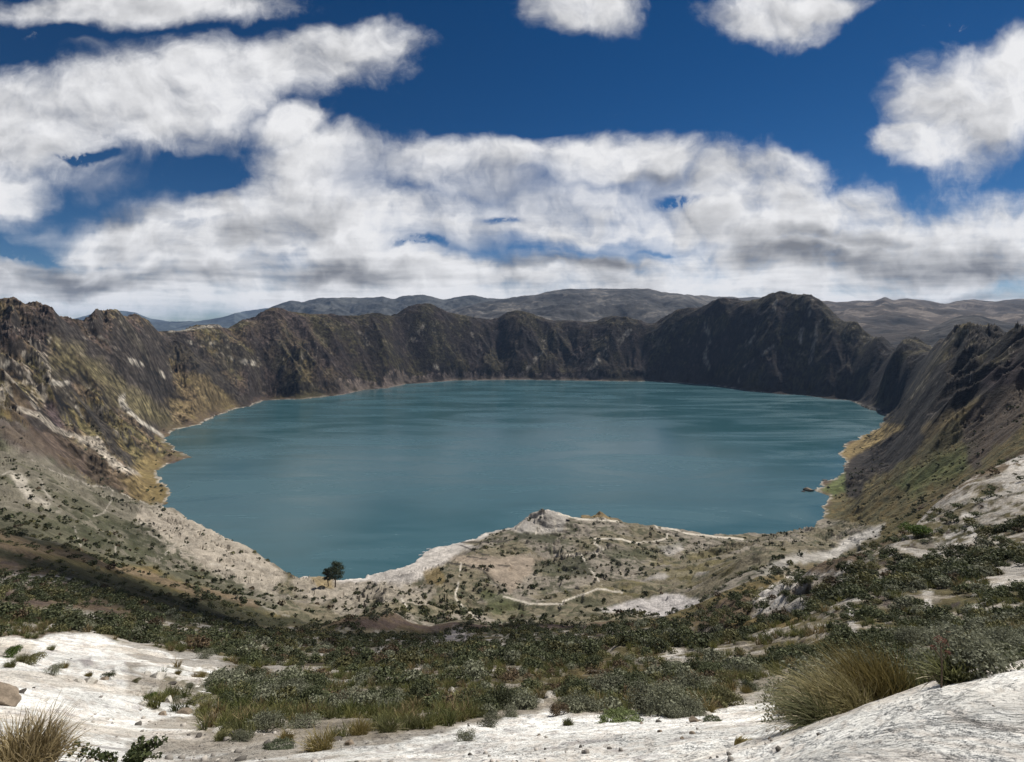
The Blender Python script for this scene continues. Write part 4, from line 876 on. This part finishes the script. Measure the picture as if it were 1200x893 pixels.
# ------------------------------------------------------------------ grass tussocks
def blades(n, h, spread, lean, seed, tint, w=.008, droop=.5, base_r=.12, nseg=6):
    r = np.random.default_rng(seed); t = np.linspace(0, 1, nseg)
    a = r.random(n) * 6.28; br_ = base_r * r.random(n) ** .5; bx = np.cos(a) * br_; by = np.sin(a) * br_ * .8
    hh = h * (.45 + .55 * r.random(n)); out_ = spread * (.15 + .85 * r.random(n)) * (.4 + br_ / base_r)
    ang = a + r.normal(size=n) * .5; ox = np.cos(ang) * out_ + lean[0] * (.5 + r.random(n)); oy = np.sin(ang) * out_ + lean[1] * (.5 + r.random(n))
    px = bx[:, None] + ox[:, None] * t ** 1.7; py_ = by[:, None] + oy[:, None] * t ** 1.7
    dv = (droop * (.3 + 1.7 * r.random(n) ** 2))[:, None]; wig = (r.normal(size=n) * .06 * h)[:, None]; px = px + wig * np.sin(t * 3.1 * (1 + r.random((n, 1)))); py_ = py_ + wig[::-1] * np.sin(t * 2.6)
    pz = hh[:, None] * (t - dv * (np.hypot(ox, oy) / (h + .01))[:, None] * t ** 2.6)
    ww = w * (1 - t ** 1.5) + w * .12; sa = r.random(n) * 3.14; cx_, cy_ = np.cos(sa)[:, None] * ww, np.sin(sa)[:, None] * ww
    A1 = np.stack([px - cx_, py_ - cy_, pz], -1); B1 = np.stack([px + cx_, py_ + cy_, pz], -1)
    V = np.stack([A1, B1], 2).reshape(-1, 3); idx = np.arange(n * nseg * 2).reshape(n, nseg, 2)
    Fq = np.stack([idx[:, :-1, 0], idx[:, :-1, 1], idx[:, 1:, 1], idx[:, 1:, 0]], -1).reshape(-1, 4)
    k = r.random((n, 1, 1)) ** 1.3; cc = np.array(tint[0]) * (1 - k) + np.array(tint[1]) * k; cc = np.repeat(cc, nseg, 1) * (.75 + .45 * t[None, :, None])
    return V, Fq, np.repeat(cc.reshape(-1, 3), 2, 0)
GT = ((.075, .062, .02), (.27, .215, .085)); DT = ((.25, .20, .12), (.50, .43, .30)); GG = ((.07, .075, .028), (.20, .20, .09))
def tussock(u, py, n, h, spread, lean, label, tint=GT, dry=.12, base_r=.14, seed=0, w=.007, droop=.5, group=None, at=None):
    x, y, z = hit(u, py)
    if at: x, y = (u - CX) / F * at, at; z = float(gz(x, y))
    root = empty('grass_tussock', (x, y, z - .03))
    V, Fq, cc = blades(n, h, spread, lean, seed, tint, w, droop, base_r); add_mesh('green_blades', V, Fq, DRY, cc, root)
    V, Fq, cc = blades(max(int(n * dry), 12), h * .75, spread * 1.25, (lean[0] * .8, lean[1] - .12), seed + 1, DT, w * 1.1, droop * 1.2, base_r * 1.1); add_mesh('dry_blades', V, Fq, DRY, cc, root)
    return setp(root, label, 'grass tussock', group)
tussock(1034, 829, 1900, .86, .40, (-.30, .05), 'tall olive tussock of wiry grass leaning left behind the white rock', dry=.06, base_r=.27, seed=31, w=.005, at=6.3)
tussock(992, 846, 1000, .52, .34, (-.36, .0), 'lower tussock of olive grass at the left foot of the tall one', ((.09, .08, .03), (.27, .23, .11)), dry=.22, base_r=.28, seed=33, w=.005, at=5.7)
tussock(958, 852, 420, .36, .26, (-.28, .0), 'wispy grey-green grass tuft left of the two big tussocks', GG, dry=.25, base_r=.2, seed=35, w=.005, at=5.4)
tussock(22, 903, 1200, .50, .30, (.03, -.02), 'straw-coloured tussock with long arching blades at the lower left corner', ((.13, .10, .045), (.36, .29, .17)), dry=.35, base_r=.26, seed=37, w=.0055, droop=.75)
GP = [blades(46, .42, .26, (-.05, 0), 300 + k, t_, .010, .6, .13, 4) for k, t_ in enumerate((GG, ((.10, .10, .03), (.27, .26, .10)), ((.12, .09, .04), (.33, .26, .14)), ((.05, .06, .02), (.14, .15, .05))))]
VV, FF, CC = [], [], []; off = 0
u_, d_, x_, z_, r_ = candidates(15000, 6, 75, 35); lum = gz(x_, d_, LUM); wq = gz(x_, d_, white); gn = fbm(x_ / 3, d_ / 3, 3, 530) + .4 * fbm(x_ / 14, d_ / 14, 2, 531)
for i in np.nonzero((lum < .24) & (gn > -.06) & (r_.random(len(gn)) < .8))[0]:
    stamp(GP[int(min(3, max(0, (gn[i] + .1) * 7 + r_.normal() * .8)))], x_[i], d_[i], z_[i] - .02, r_.uniform(.6, 1.3) * (.75 + d_[i] / 45), r_.random() * 6.28, r_.uniform(.7, 1.2))
grs = add_mesh('grass', np.concatenate(VV), np.concatenate(FF), DRY, np.concatenate(CC)); setp(grs, 'short olive and straw grass between the shrubs below the white ledges', 'grass', kind='stuff'); print('grass', off)
small_t = [(75, 783, .40, 'golden tuft on the upper left ledge beside the grey scrub'), (25, 775, .5, 'green grass clump at the left edge of the white ledge'), (12, 782, .45, 'green grass clump beside the boulder on the left edge'), (104, 793, .3, 'low yellowish tuft on the lip of the left ledge'),
           (236, 794, .5, 'golden upright tuft on the pale sand behind the rock jumble'), (208, 790, .4, 'short tuft left of the golden upright one'), (308, 838, .22, 'tiny golden tuft on the sandy gap between the bushes'), (335, 868, .3, 'dry tuft at the lower end of the bush row'),
           (258, 868, .25, 'yellow-green tuft below the cushion plant'), (375, 880, .5, 'brown withered tuft at the ledge edge left of the middle'), (420, 862, .5, 'olive tuft along the ledge edge left of the middle'), (455, 858, .5, 'yellow-green tuft along the ledge edge near the middle'),
           (480, 855, .45, 'bright olive tuft right of the yellow-green one'), (665, 850, .22, 'little green tuft in front of the rusty bush'), (725, 845, .25, 'short green tuft on the mossy mound'), (830, 835, .3, 'tuft at the broken edge of the ledge right of the middle'),
           (875, 812, .35, 'golden tuft beside the pale bare patch'), (60, 762, .5, 'green tuft at the top of the left white ledge'), (865, 872, .10, 'dry wisp standing on the white slab near the bottom'), (1120, 800, .3, 'green blades poking up behind the white rock at the right')]
for k, (u, py, h, lab) in enumerate(small_t):
    tussock(u, py, 420, h, h * .6, (rng.normal() * .05, 0), lab, (GG if 'green' in lab else ((.12, .10, .035), (.30, .24, .10))), dry=.25, base_r=h * .4, seed=50 + 2 * k, w=.006, group='small grass tufts')
# flower stalk with reddish head
x, y, z = hit(1103, 806); root = empty('flower_stalk', (x, y, z))
V, Fq = tubes([[(0, 0, -.05, .007), (.005, 0, .18, .006), (-.004, 0, .36, .005)], [(0, 0, .2, .004), (.05, 0, .27, .003)], [(0, 0, .25, .004), (-.05, .01, .31, .003)]]); add_mesh('stalk', V, Fq, BARK, None, root)
V, Fq, cc = leaf_cloud(160, [(-.004, 0, .37, .05, .05, .035), (.055, 0, .28, .025, .025, .02), (-.055, .01, .32, .025, .025, .02)], .018, ((.12, .055, .04), (.26, .13, .09)), 77); add_mesh('flower_head', V, Fq, LEAF, cc, root)
setp(root, 'thin stalk with a reddish flower head above the bushes on the right', 'flower stalk')
# leafy sprig by the lower edge
x, y, z = hit(142, 899); root = empty('leafy_plant', (x, y, z))
r = np.random.default_rng(5); pp = []; lo = []
for k in range(16):
    a = -1.9 + 3.2 * r.random() + (3.14 if r.random() < .4 else 0); L0 = .28 + .42 * r.random(); e = (math.cos(a) * L0 * .9, math.sin(a) * L0 * .5, .10 + .16 * r.random())
    pp.append([(0, 0, -.05, .008), (e[0] * .5, e[1] * .5, e[2] * .7, .006), (*e, .003)])
    for t in (.35, .55, .75, .95): lo.append((e[0] * t, e[1] * t, e[2] * (.3 + .7 * t), .05, .05, .05))
V, Fq = tubes(pp); add_mesh('stems', V, Fq, BARK, None, root)
V, Fq, cc = leaf_cloud(1300, lo, .034, ((.03, .045, .014), (.13, .15, .06)), 6, aspect=.75, shell=.3); add_mesh('leaves', V, Fq, LEAF, cc, root)
setp(root, 'low plant of small dark round leaves on the white slab at the bottom left', 'leafy plant')

# ------------------------------------------------------------------ rocks
import bmesh
def rock_mesh(name, seed, mat, flat=.65, cuts=14, sub=4):
    bm = bmesh.new(); bmesh.ops.create_icosphere(bm, subdivisions=sub, radius=1.0); r = np.random.default_rng(seed)
    V = np.array([v.co[:] for v in bm.verts])
    for k in range(cuts):
        n = unit(r.normal(size=3)); h = r.uniform(.5, .85); dd = V @ n; V = V - np.outer(np.maximum(dd - h, 0) * .99, n)
    V *= (1 + .10 * fbm(V[:, 0] * 1.6 + seed, V[:, 1] * 1.6 + V[:, 2], 4, seed)[:, None] + .05 * fbm(V[:, 0] * 6 + seed, V[:, 1] * 6 + V[:, 2] * 5, 3, seed + 1)[:, None])
    V[:, 2] *= flat
    for v, c_ in zip(bm.verts, V): v.co = c_
    me = bpy.data.meshes.new(name); bm.to_mesh(me); bm.free(); me.materials.append(mat)
    for p_ in me.polygons: p_.use_smooth = True
    return me
R_PALE = rough_mat('pale_rock', base=(.44, .41, .36), bumps=((3, .08, 8), (16, .015, 6)), var=((2.2, .28, 6), (12, .15, 5)))
R_BROWN = rough_mat('brown_rock', base=(.20, .16, .12), bumps=((3, .08, 8), (16, .015, 6)), var=((2.2, .3, 6), (12, .15, 5)))
R_DARK = rough_mat('dark_rock', base=(.09, .08, .07), bumps=((3, .06, 8),), var=((2.2, .3, 6),))
RM = {m_: [rock_mesh('rock', 70 + k + 10 * j, mm, fl) for k, fl in enumerate((.6, .75, .45, .55))] for j, (m_, mm) in enumerate((('pale', R_PALE), ('brown', R_BROWN), ('dark', R_DARK)))}
def rock(u, py, wpx, kind, label, cat='rock', name='rock', group=None, k=0, sink=.42, tall=1.0):
    x, y, z = hit(u, py); s = wpx * .9 / 2 / F * y; o = bpy.data.objects.new(name, RM[kind][k % 4]); C.objects.link(o)
    o.location = (x, y, z + s * (.45 - sink) * tall); o.scale = (s, s * rng.uniform(.7, 1.0), s * rng.uniform(.8, 1.1) * tall); o.rotation_euler = (rng.normal() * .15, rng.normal() * .15, rng.random() * 6.28)
    setp(o, label, cat, group); return o
rock(-4, 822, 54, 'brown', 'tan boulder with a flat shaded face cut off by the left edge of the view', 'boulder', 'boulder', k=1, tall=1.3)
rock(24, 812, 16, 'dark', 'weathered dark lump on the right side of the tan boulder', k=0)
RK = [(105, 800, 22, 'pale', 'flat pale slab on the lip of the left ledge'), (90, 799, 12, 'pale', 'small pale slab left of the flat one'), (122, 797, 14, 'brown', 'brownish stone at the right end of the ledge lip'), (54, 821, 10, 'pale', 'small angular chip on the white slope right of the boulder'),
      (185, 795, 26, 'pale', 'large pale rock at the top of the jumble'), (172, 790, 12, 'pale', 'pale stone left of the large top rock'), (200, 802, 14, 'dark', 'dark stone under the large top rock'), (178, 812, 22, 'pale', 'cream rock in the left of the jumble'),
      (195, 822, 20, 'pale', 'broken cream rock in the middle of the jumble'), (168, 826, 16, 'pale', 'low pale rock at the left foot of the jumble'), (217, 836, 22, 'brown', 'dark brown rock below the cushion plant'), (230, 838, 14, 'dark', 'dark stone right of the brown one'),
      (190, 838, 18, 'brown', 'reddish tan rock at the bottom left of the jumble'), (258, 812, 20, 'brown', 'grey brown rock right of the cushion plant'), (285, 820, 26, 'pale', 'pale fractured rock under the big dark bush'), (300, 826, 18, 'pale', 'white broken rock below the big dark bush'),
      (322, 822, 16, 'pale', 'white stone in the shade of the big dark bush'), (352, 822, 22, 'pale', 'pale rock right of the big dark bush'), (240, 850, 22, 'pale', 'grey speckled rock at the lower jumble'), (255, 858, 20, 'pale', 'grey rubble rock at the ledge edge'),
      (262, 852, 14, 'brown', 'brown stone above the grey rubble'), (272, 882, 12, 'pale', 'flat chip on the lower white slope'), (232, 864, 14, 'dark', 'dark slab rising from the white slope'), (395, 868, 22, 'dark', 'dark reddish rock at the ledge edge left of the middle'),
      (410, 872, 16, 'brown', 'brown rock beside the dark reddish one'), (432, 872, 12, 'pale', 'pale stone on the ledge left of the middle'), (390, 816, 18, 'pale', 'pale streaked rock among the bushes left of the middle'), (631, 862, 7, 'brown', 'small brown stone on the white slab'),
      (640, 865, 9, 'pale', 'flat pale stone right of the small brown one'), (681, 876, 7, 'dark', 'lone dark round stone on the white slab'), (752, 848, 7, 'brown', 'small round stone right of the mossy mound'), (741, 851, 5, 'pale', 'pebble left of the small round stone'),
      (815, 846, 20, 'brown', 'undercut tan rock at the broken ledge edge'), (828, 838, 18, 'pale', 'grey speckled rock above the undercut one'), (812, 860, 10, 'brown', 'stone below the undercut rock'), (800, 866, 8, 'brown', 'stone left of the lower one'),
      (773, 858, 8, 'brown', 'brown pebble group stone left of the undercut rock'), (902, 866, 6, 'brown', 'small stone on the white slab left of the tussocks'), (845, 806, 16, 'pale', 'pale rock lying in the bare patch'), (858, 800, 14, 'dark', 'dark reddish stone beside the bare patch'),
      (642, 818, 14, 'pale', 'pale rock among the grey bushes right of the middle'), (630, 824, 18, 'pale', 'white rock patch stone below the pale one'), (700, 820, 12, 'pale', 'half hidden pale stone among grey shrubs'), (530, 812, 16, 'pale', 'pale rock above the thicket in the middle'),
      (760, 822, 14, 'pale', 'light stone left of the broken ledge'), (1165, 828, 5, 'brown', 'tiny chip on the big white rock'), (833, 889, 6, 'dark', 'tiny dark twig-like stone near the bottom')]
for k, (u, py, w, kd, lab) in enumerate(RK): rock(u, py, w, kd, lab, group='loose rocks', k=k)
# loose rubble and chips too many to count
V0 = np.array([v.co[:] for v in rock_mesh('chip', 5, R_PALE, .6, 7, 1).vertices]); F0 = np.array([p_.vertices[:] for p_ in bpy.data.meshes['chip'].polygons])
u_, d_, x_, z_, r_ = candidates(5200, 3.6, 45, 25); wq = gz(x_, d_, white); jn = fbm(x_ / 1.6, d_ / 1.6, 3, 77); jum = (u_ > 160) & (u_ < 345) & (d_ > 9) & (d_ < 30)
VV, FF, CC = [], [], []; off = 0
for i in np.nonzero(((wq > .5) & (jn > .16) & (r_.random(len(jn)) < .35)) | (jum & (r_.random(len(jn)) < .45)))[0]:
    s = (.005 + .022 * r_.random() ** 4) * min(d_[i], 14) * .45 * (1.3 if jum[i] else 1); tn = r_.choice([.8, .45, .2], p=[.5, .3, .2]) * np.array([.55, .5, .44])
    stamp((V0 * r_.uniform(.7, 1.2, 3), F0, np.repeat(tn[None], len(V0), 0)), x_[i], d_[i], z_[i] + s * .1, s, r_.random() * 6.28, 1)
rub = add_mesh('rubble', np.concatenate(VV), np.concatenate(FF), rough_mat('rubble_stone', 'cover', bumps=((20, .01, 5),)), np.concatenate(CC)); setp(rub, 'loose chips and small stones strewn over the white ledges', 'rubble', kind='stuff')
# cushion plants
def cushion(u, py, wpx, label, tint, seed, fl=.5):
    x, y, z = hit(u, py); s = wpx / 2 / F * y; V, Fq, cc = leaf_cloud(5200, [(0, 0, 0, s, s * .8, s * fl)], s * .085, tint, seed, up=.6, shell=.9)
    o = add_mesh('cushion_plant', V, Fq, LEAF, cc, loc=(x, y, z - .02)); setp(o, label, 'cushion plant'); return o
cushion(233, 826, 30, 'dense yellow-green cushion plant over the brown rock', ((.13, .13, .055), (.25, .24, .11)), 1, .6)
cushion(727, 846, 46, 'flat green mossy mound at the edge of the white slab', ((.15, .19, .07), (.28, .32, .14)), 2, .22)
cushion(325, 878, 34, 'low grey-green mat at the lower end of the bush row', ((.10, .12, .07), (.22, .24, .15)), 3, .3)
cushion(835, 845, 20, 'small green mat under the grey speckled rock', ((.08, .10, .05), (.18, .2, .1)), 4, .3)
cushion(263, 862, 20, 'yellowish cushion beside the grey rubble rock', ((.16, .15, .07), (.3, .27, .14)), 8, .4)
# lake rocks
def lake_rock(u, py, w, label, k, tall=1.0):
    y = CAMH * F / (py - HY); x = (u - CX) / F * y; s = w / 2 / F * y; o = bpy.data.objects.new('lake_rock', RM['brown' if k % 2 else 'dark'][k % 4]); C.objects.link(o); o.location = (x, y, s * .1); o.scale = (s, s * .8, s * .7 * tall)
    setp(o, label, 'rock', 'rocks standing in the lake'); return o
lake_rock(948, 575, 13, 'reddish rock islet standing in the lake off the right shore', 1, 1.1); lake_rock(941, 576, 5, 'small rock at the left end of the islet', 2); lake_rock(967, 563, 8, 'dark flat rock by the green tongue of shore', 0, .5); lake_rock(984, 530, 4, 'dark rock off the orange point', 2, .6); lake_rock(956, 574, 4, 'low stone between the islet and the shore', 1, .5)

# ------------------------------------------------------------------ the trees on the shore
def tree(u, foot, hpx, wpx, label, seed, leanx=0):
    x, y, z = hit(u, foot); H = hpx / F * y; W = wpx / F * y / 2; r = np.random.default_rng(seed); root = empty('tree', (x, y, z - .3))
    top = (leanx * H, 0, H * .62)
    V, Fq = tubes([[(0, 0, 0, H * .030), (leanx * H * .3, 0, H * .25, H * .023), (*top, H * .012), (leanx * H * 1.2, 0, H * .85, H * .004)]], 8); tk = add_mesh('trunk', V, Fq, BARK, None, root, True)
    lobes = []; lp = []
    for k in range(15):
        a = k * 2.4 + r.random(); t = (k + .5) / 15; rr = W * .62 * math.sin(math.pi * (.18 + .75 * t)) ** .8; c_ = (leanx * H * t + math.cos(a) * rr, math.sin(a) * rr, H * (.36 + .56 * t)); s = W * (.30 + .16 * r.random())
        lobes.append((*c_, s, s, s * .7)); lp.append([(leanx * H * t * .8, 0, H * (.25 + .45 * t), H * .010), (c_[0] * .6, c_[1] * .6, c_[2] * .93, H * .006), (*c_, H * .003)])
    V, Fq = tubes(lp, 5); add_mesh('limb', V, Fq, BARK, None, tk)
    V, Fq, cc = leaf_cloud(5200, lobes, H * .034, ((.018, .026, .012), (.055, .065, .028)), seed, shell=.25, aspect=.7); add_mesh('crown', V, Fq, LEAF, cc, root)
    setp(root, label, 'tree', 'trees on the lake shore')
tree(393, 688, 29, 23, 'taller dark rounded tree alone against the lake on the near shore', 3); tree(385, 687, 21, 14, 'smaller dark tree leaning left against the taller tree on the shore', 4, -.12)

# ------------------------------------------------------------------ boats and visitors on the beach
BOATW = rough_mat('white_hull_paint', base=(.72, .73, .74), rough=.4); BOATI = rough_mat('boat_inside', base=(.10, .11, .14), rough=.6)
def boat(u, py, L0, yaw, label):
    y = CAMH * F / (py - HY); x = (u - CX) / F * y; root = empty('rowing_boat', (x, y, .0), yaw); n = 13; m_ = 9; V = []; I = []
    for i in range(n):
        t = i / (n - 1); w = .95 * math.sin(math.pi * min(t * .82 + .12, 1)) ** .7 + .02
        for j in range(m_):
            a = math.pi * j / (m_ - 1); V.append(((t - .5) * L0, -math.cos(a) * w, .62 + .25 * (2 * t - 1) ** 2 - math.sin(a) ** .7 * (.62 + .1)))
    Fq = [[i * m_ + j, (i + 1) * m_ + j, (i + 1) * m_ + j + 1, i * m_ + j + 1] for i in range(n - 1) for j in range(m_ - 1)]
    h = add_mesh('hull', V, Fq, BOATW, None, root, True); md = h.modifiers.new('thick', 'SOLIDIFY'); md.thickness = .05
    for sx_ in (-.2, .12):
        c_ = sx_ * L0; add_mesh('seat', [(c_ - .18, -.8, .48), (c_ + .18, -.8, .48), (c_ + .18, .8, .48), (c_ - .18, .8, .48), (c_ - .18, -.8, .43), (c_ + .18, -.8, .43), (c_ + .18, .8, .43), (c_ - .18, .8, .43)],
                                [(0, 1, 2, 3), (7, 6, 5, 4), (0, 4, 5, 1), (1, 5, 6, 2), (2, 6, 7, 3), (3, 7, 4, 0)], BOATI, None, root)
    return setp(root, label, 'boat', 'boats moored at the beach')
boat(493, 650.5, 6.5, .5, 'white boat moored nearest the viewer by the beach, lowest of the three'); boat(497.5, 647, 7.0, .45, 'white boat moored in the middle of the three by the beach'); boat(502, 643.5, 6.5, .4, 'white boat moored farthest out of the three by the beach')
def person(u, py, yaw, shirt, label, pose=0):
    x, y, z = hit(u, py, 300); root = empty('person', (x, y, z), yaw)
    J = [(0, 0, .98, .13), (0, 0, 1.2, .14), (0, 0, 1.40, .15), (0, 0, 1.52, .055), (0, .01, 1.62, .095), (0, .01, 1.72, .075),
         (.19, 0, 1.41, .06), (.25, .04, 1.14, .045), (.24, .14, .92, .035), (-.19, 0, 1.41, .06), (-.25, .02, 1.14, .045), (-.24, .10, .90, .035),
         (.09, 0, .90, .09), (.11, .10, .50, .065), (.11, .04, .08, .045), (.11, .15, .03, .035), (-.09, 0, .90, .09), (-.11, -.06, .50, .065), (-.11, -.14, .08, .045), (-.11, -.03, .03, .035)]
    E = [(0, 1), (1, 2), (2, 3), (3, 4), (4, 5), (2, 6), (6, 7), (7, 8), (2, 9), (9, 10), (10, 11), (0, 12), (12, 13), (13, 14), (14, 15), (0, 16), (16, 17), (17, 18), (18, 19)]
    def skin(nm, jj, ee, grow, c_, par):
        me = bpy.data.meshes.new(nm); me.from_pydata([j[:3] for j in jj], ee, []); o = bpy.data.objects.new(nm, me); C.objects.link(o); o.parent = par
        o.modifiers.new('skin', 'SKIN').use_smooth_shade = True; o.modifiers.new('sub', 'SUBSURF').levels = 1
        for i, j in enumerate(jj): me.skin_vertices[0].data[i].radius = (j[3] + grow,) * 2
        me.skin_vertices[0].data[0].use_root = True; me.materials.append(rough_mat(nm + '_cloth', base=c_)); return o
    skin('body', J, E, 0, (.32, .2, .14), root)
    sub = [0, 1, 2, 6, 7, 9, 10]; mp = {v: i for i, v in enumerate(sub)}
    skin('jacket', [J[i] for i in sub], [(mp[a], mp[b_]) for a, b_ in E if a in mp and b_ in mp], .03, shirt, root)
    sub = [0, 12, 13, 14, 16, 17, 18]; mp2 = {v: i for i, v in enumerate(sub)}
    skin('trousers', [J[i] for i in sub], [(mp2[a], mp2[b_]) for a, b_ in E if a in mp2 and b_ in mp2], .022, (.04, .045, .06), root)
    skin('hair', [(0, -.02, 1.67, .10), (0, -.03, 1.72, .085)], [(0, 1)], 0, (.02, .015, .012), root)
    return setp(root, label, 'person', 'people on the beach')
person(481, 666.5, 1.2, (.04, .08, .2), 'person in dark blue walking on the pale beach, leftmost of the group'); person(488, 666, 2.5, (.05, .12, .22), 'person in a blue jacket standing on the beach in the middle of the group'); person(491, 665, .4, (.10, .11, .13), 'person in grey on the beach beside the one in blue')
person(512, 648.5, 3.0, (.30, .06, .05), 'person in red near the moored boats'); person(515, 649.5, .8, (.35, .10, .10), 'second person in red right of the boats'); person(452, 678, 1.7, (.05, .05, .06), 'lone dark-clad person low on the beach')
# little dark shelter by the crest track
x, y, z = hit(665.5, 610.5, 500); root = empty('shelter', (x, y, z - .2), .15)
def box(nm, cx_, cy_, cz_, sx_, sy_, sz_, mat, par):
    V = [(cx_ + i * sx_ / 2, cy_ + j * sy_ / 2, cz_ + k * sz_ / 2) for k in (-1, 1) for j in (-1, 1) for i in (-1, 1)]
    return add_mesh(nm, V, [(0, 2, 3, 1), (4, 5, 7, 6), (0, 1, 5, 4), (2, 6, 7, 3), (0, 4, 6, 2), (1, 3, 7, 5)], mat, None, par)
WOODD = rough_mat('dark_wood', base=(.05, .045, .04), var=((3, .3, 4),))
box('wall', 0, 0, 1.2, 5.5, 2.6, 2.4, WOODD, root); box('roof', 0, 0, 2.52, 6.2, 3.2, .2, rough_mat('roof_sheet', base=(.12, .11, .10)), root); box('door', 0, -1.33, 1.0, 1.0, .06, 1.9, BOATI, root)
setp(root, 'small dark shelter beside the pale track on the knoll', 'shelter')

# ------------------------------------------------------------------ the cloud overhead whose shadow lies across the gully
def cloud_body(cx_, cy_, cz_, rx, ry, rz_, seed, label, n=22):
    r = np.random.default_rng(seed); bm = bmesh.new()
    for k in range(n):
        a = r.random() * 6.28; q = r.random() ** .5 * .8; s = .26 + .22 * r.random()
        mt = bmesh.ops.create_icosphere(bm, subdivisions=4, radius=1.0)
        for v in mt['verts']:
            c_ = v.co.copy(); f_ = 1 + .25 * math.sin(c_.x * 5 + k) * math.sin(c_.y * 6 + 1.7 * k) + .12 * math.sin(c_.z * 13 + c_.x * 11 + k)
            v.co = (cx_ + (math.cos(a) * q + c_.x * s * f_) * rx, cy_ + (math.sin(a) * q + c_.y * s * f_) * ry, cz_ + (c_.z * f_ * (.5 + .5 * s) + .4 * r.random() * 0) * rz_)
    me = bpy.data.meshes.new('cloud'); bm.to_mesh(me); bm.free()
    for p_ in me.polygons: p_.use_smooth = True
    m = bpy.data.materials.new('cloud_vapour'); m.use_nodes = True; nb = NB(m.node_tree); m.node_tree.nodes.clear()
    geo = nb.n('ShaderNodeNewGeometry'); d_ = nb.n('ShaderNodeBsdfDiffuse'); d_.inputs[0].default_value = (.9, .9, .92, 1); t = nb.n('ShaderNodeBsdfTranslucent'); t.inputs[0].default_value = (.9, .9, .92, 1)
    mx = nb.n('ShaderNodeMixShader'); mx.inputs[0].default_value = .4; nb.L.new(d_.outputs[0], mx.inputs[1]); nb.L.new(t.outputs[0], mx.inputs[2])
    tr = nb.n('ShaderNodeBsdfTransparent'); m2 = nb.n('ShaderNodeMixShader'); nb.put(m2.inputs[0], nb.ramp(nb.noise(geo.outputs['Position'], .011, 6, .6), .38, .66, 0, .17)); nb.L.new(tr.outputs[0], m2.inputs[1]); nb.L.new(mx.outputs[0], m2.inputs[2])
    o_ = nb.n('ShaderNodeOutputMaterial'); nb.L.new(m2.outputs[0], o_.inputs[0]); me.materials.append(m)
    o = bpy.data.objects.new('cloud', me); C.objects.link(o); setp(o, label, 'cloud'); return o
def over(x, y, z, h): t = (h - z) / sz; return x + sx * t, y + sy * t
cx_, cy_ = over(-140, 190, 230, 1750); cloud_body(cx_, cy_, 1750, 240, 125, 55, 3, 'white cloud high above the gully throwing its shadow on it')
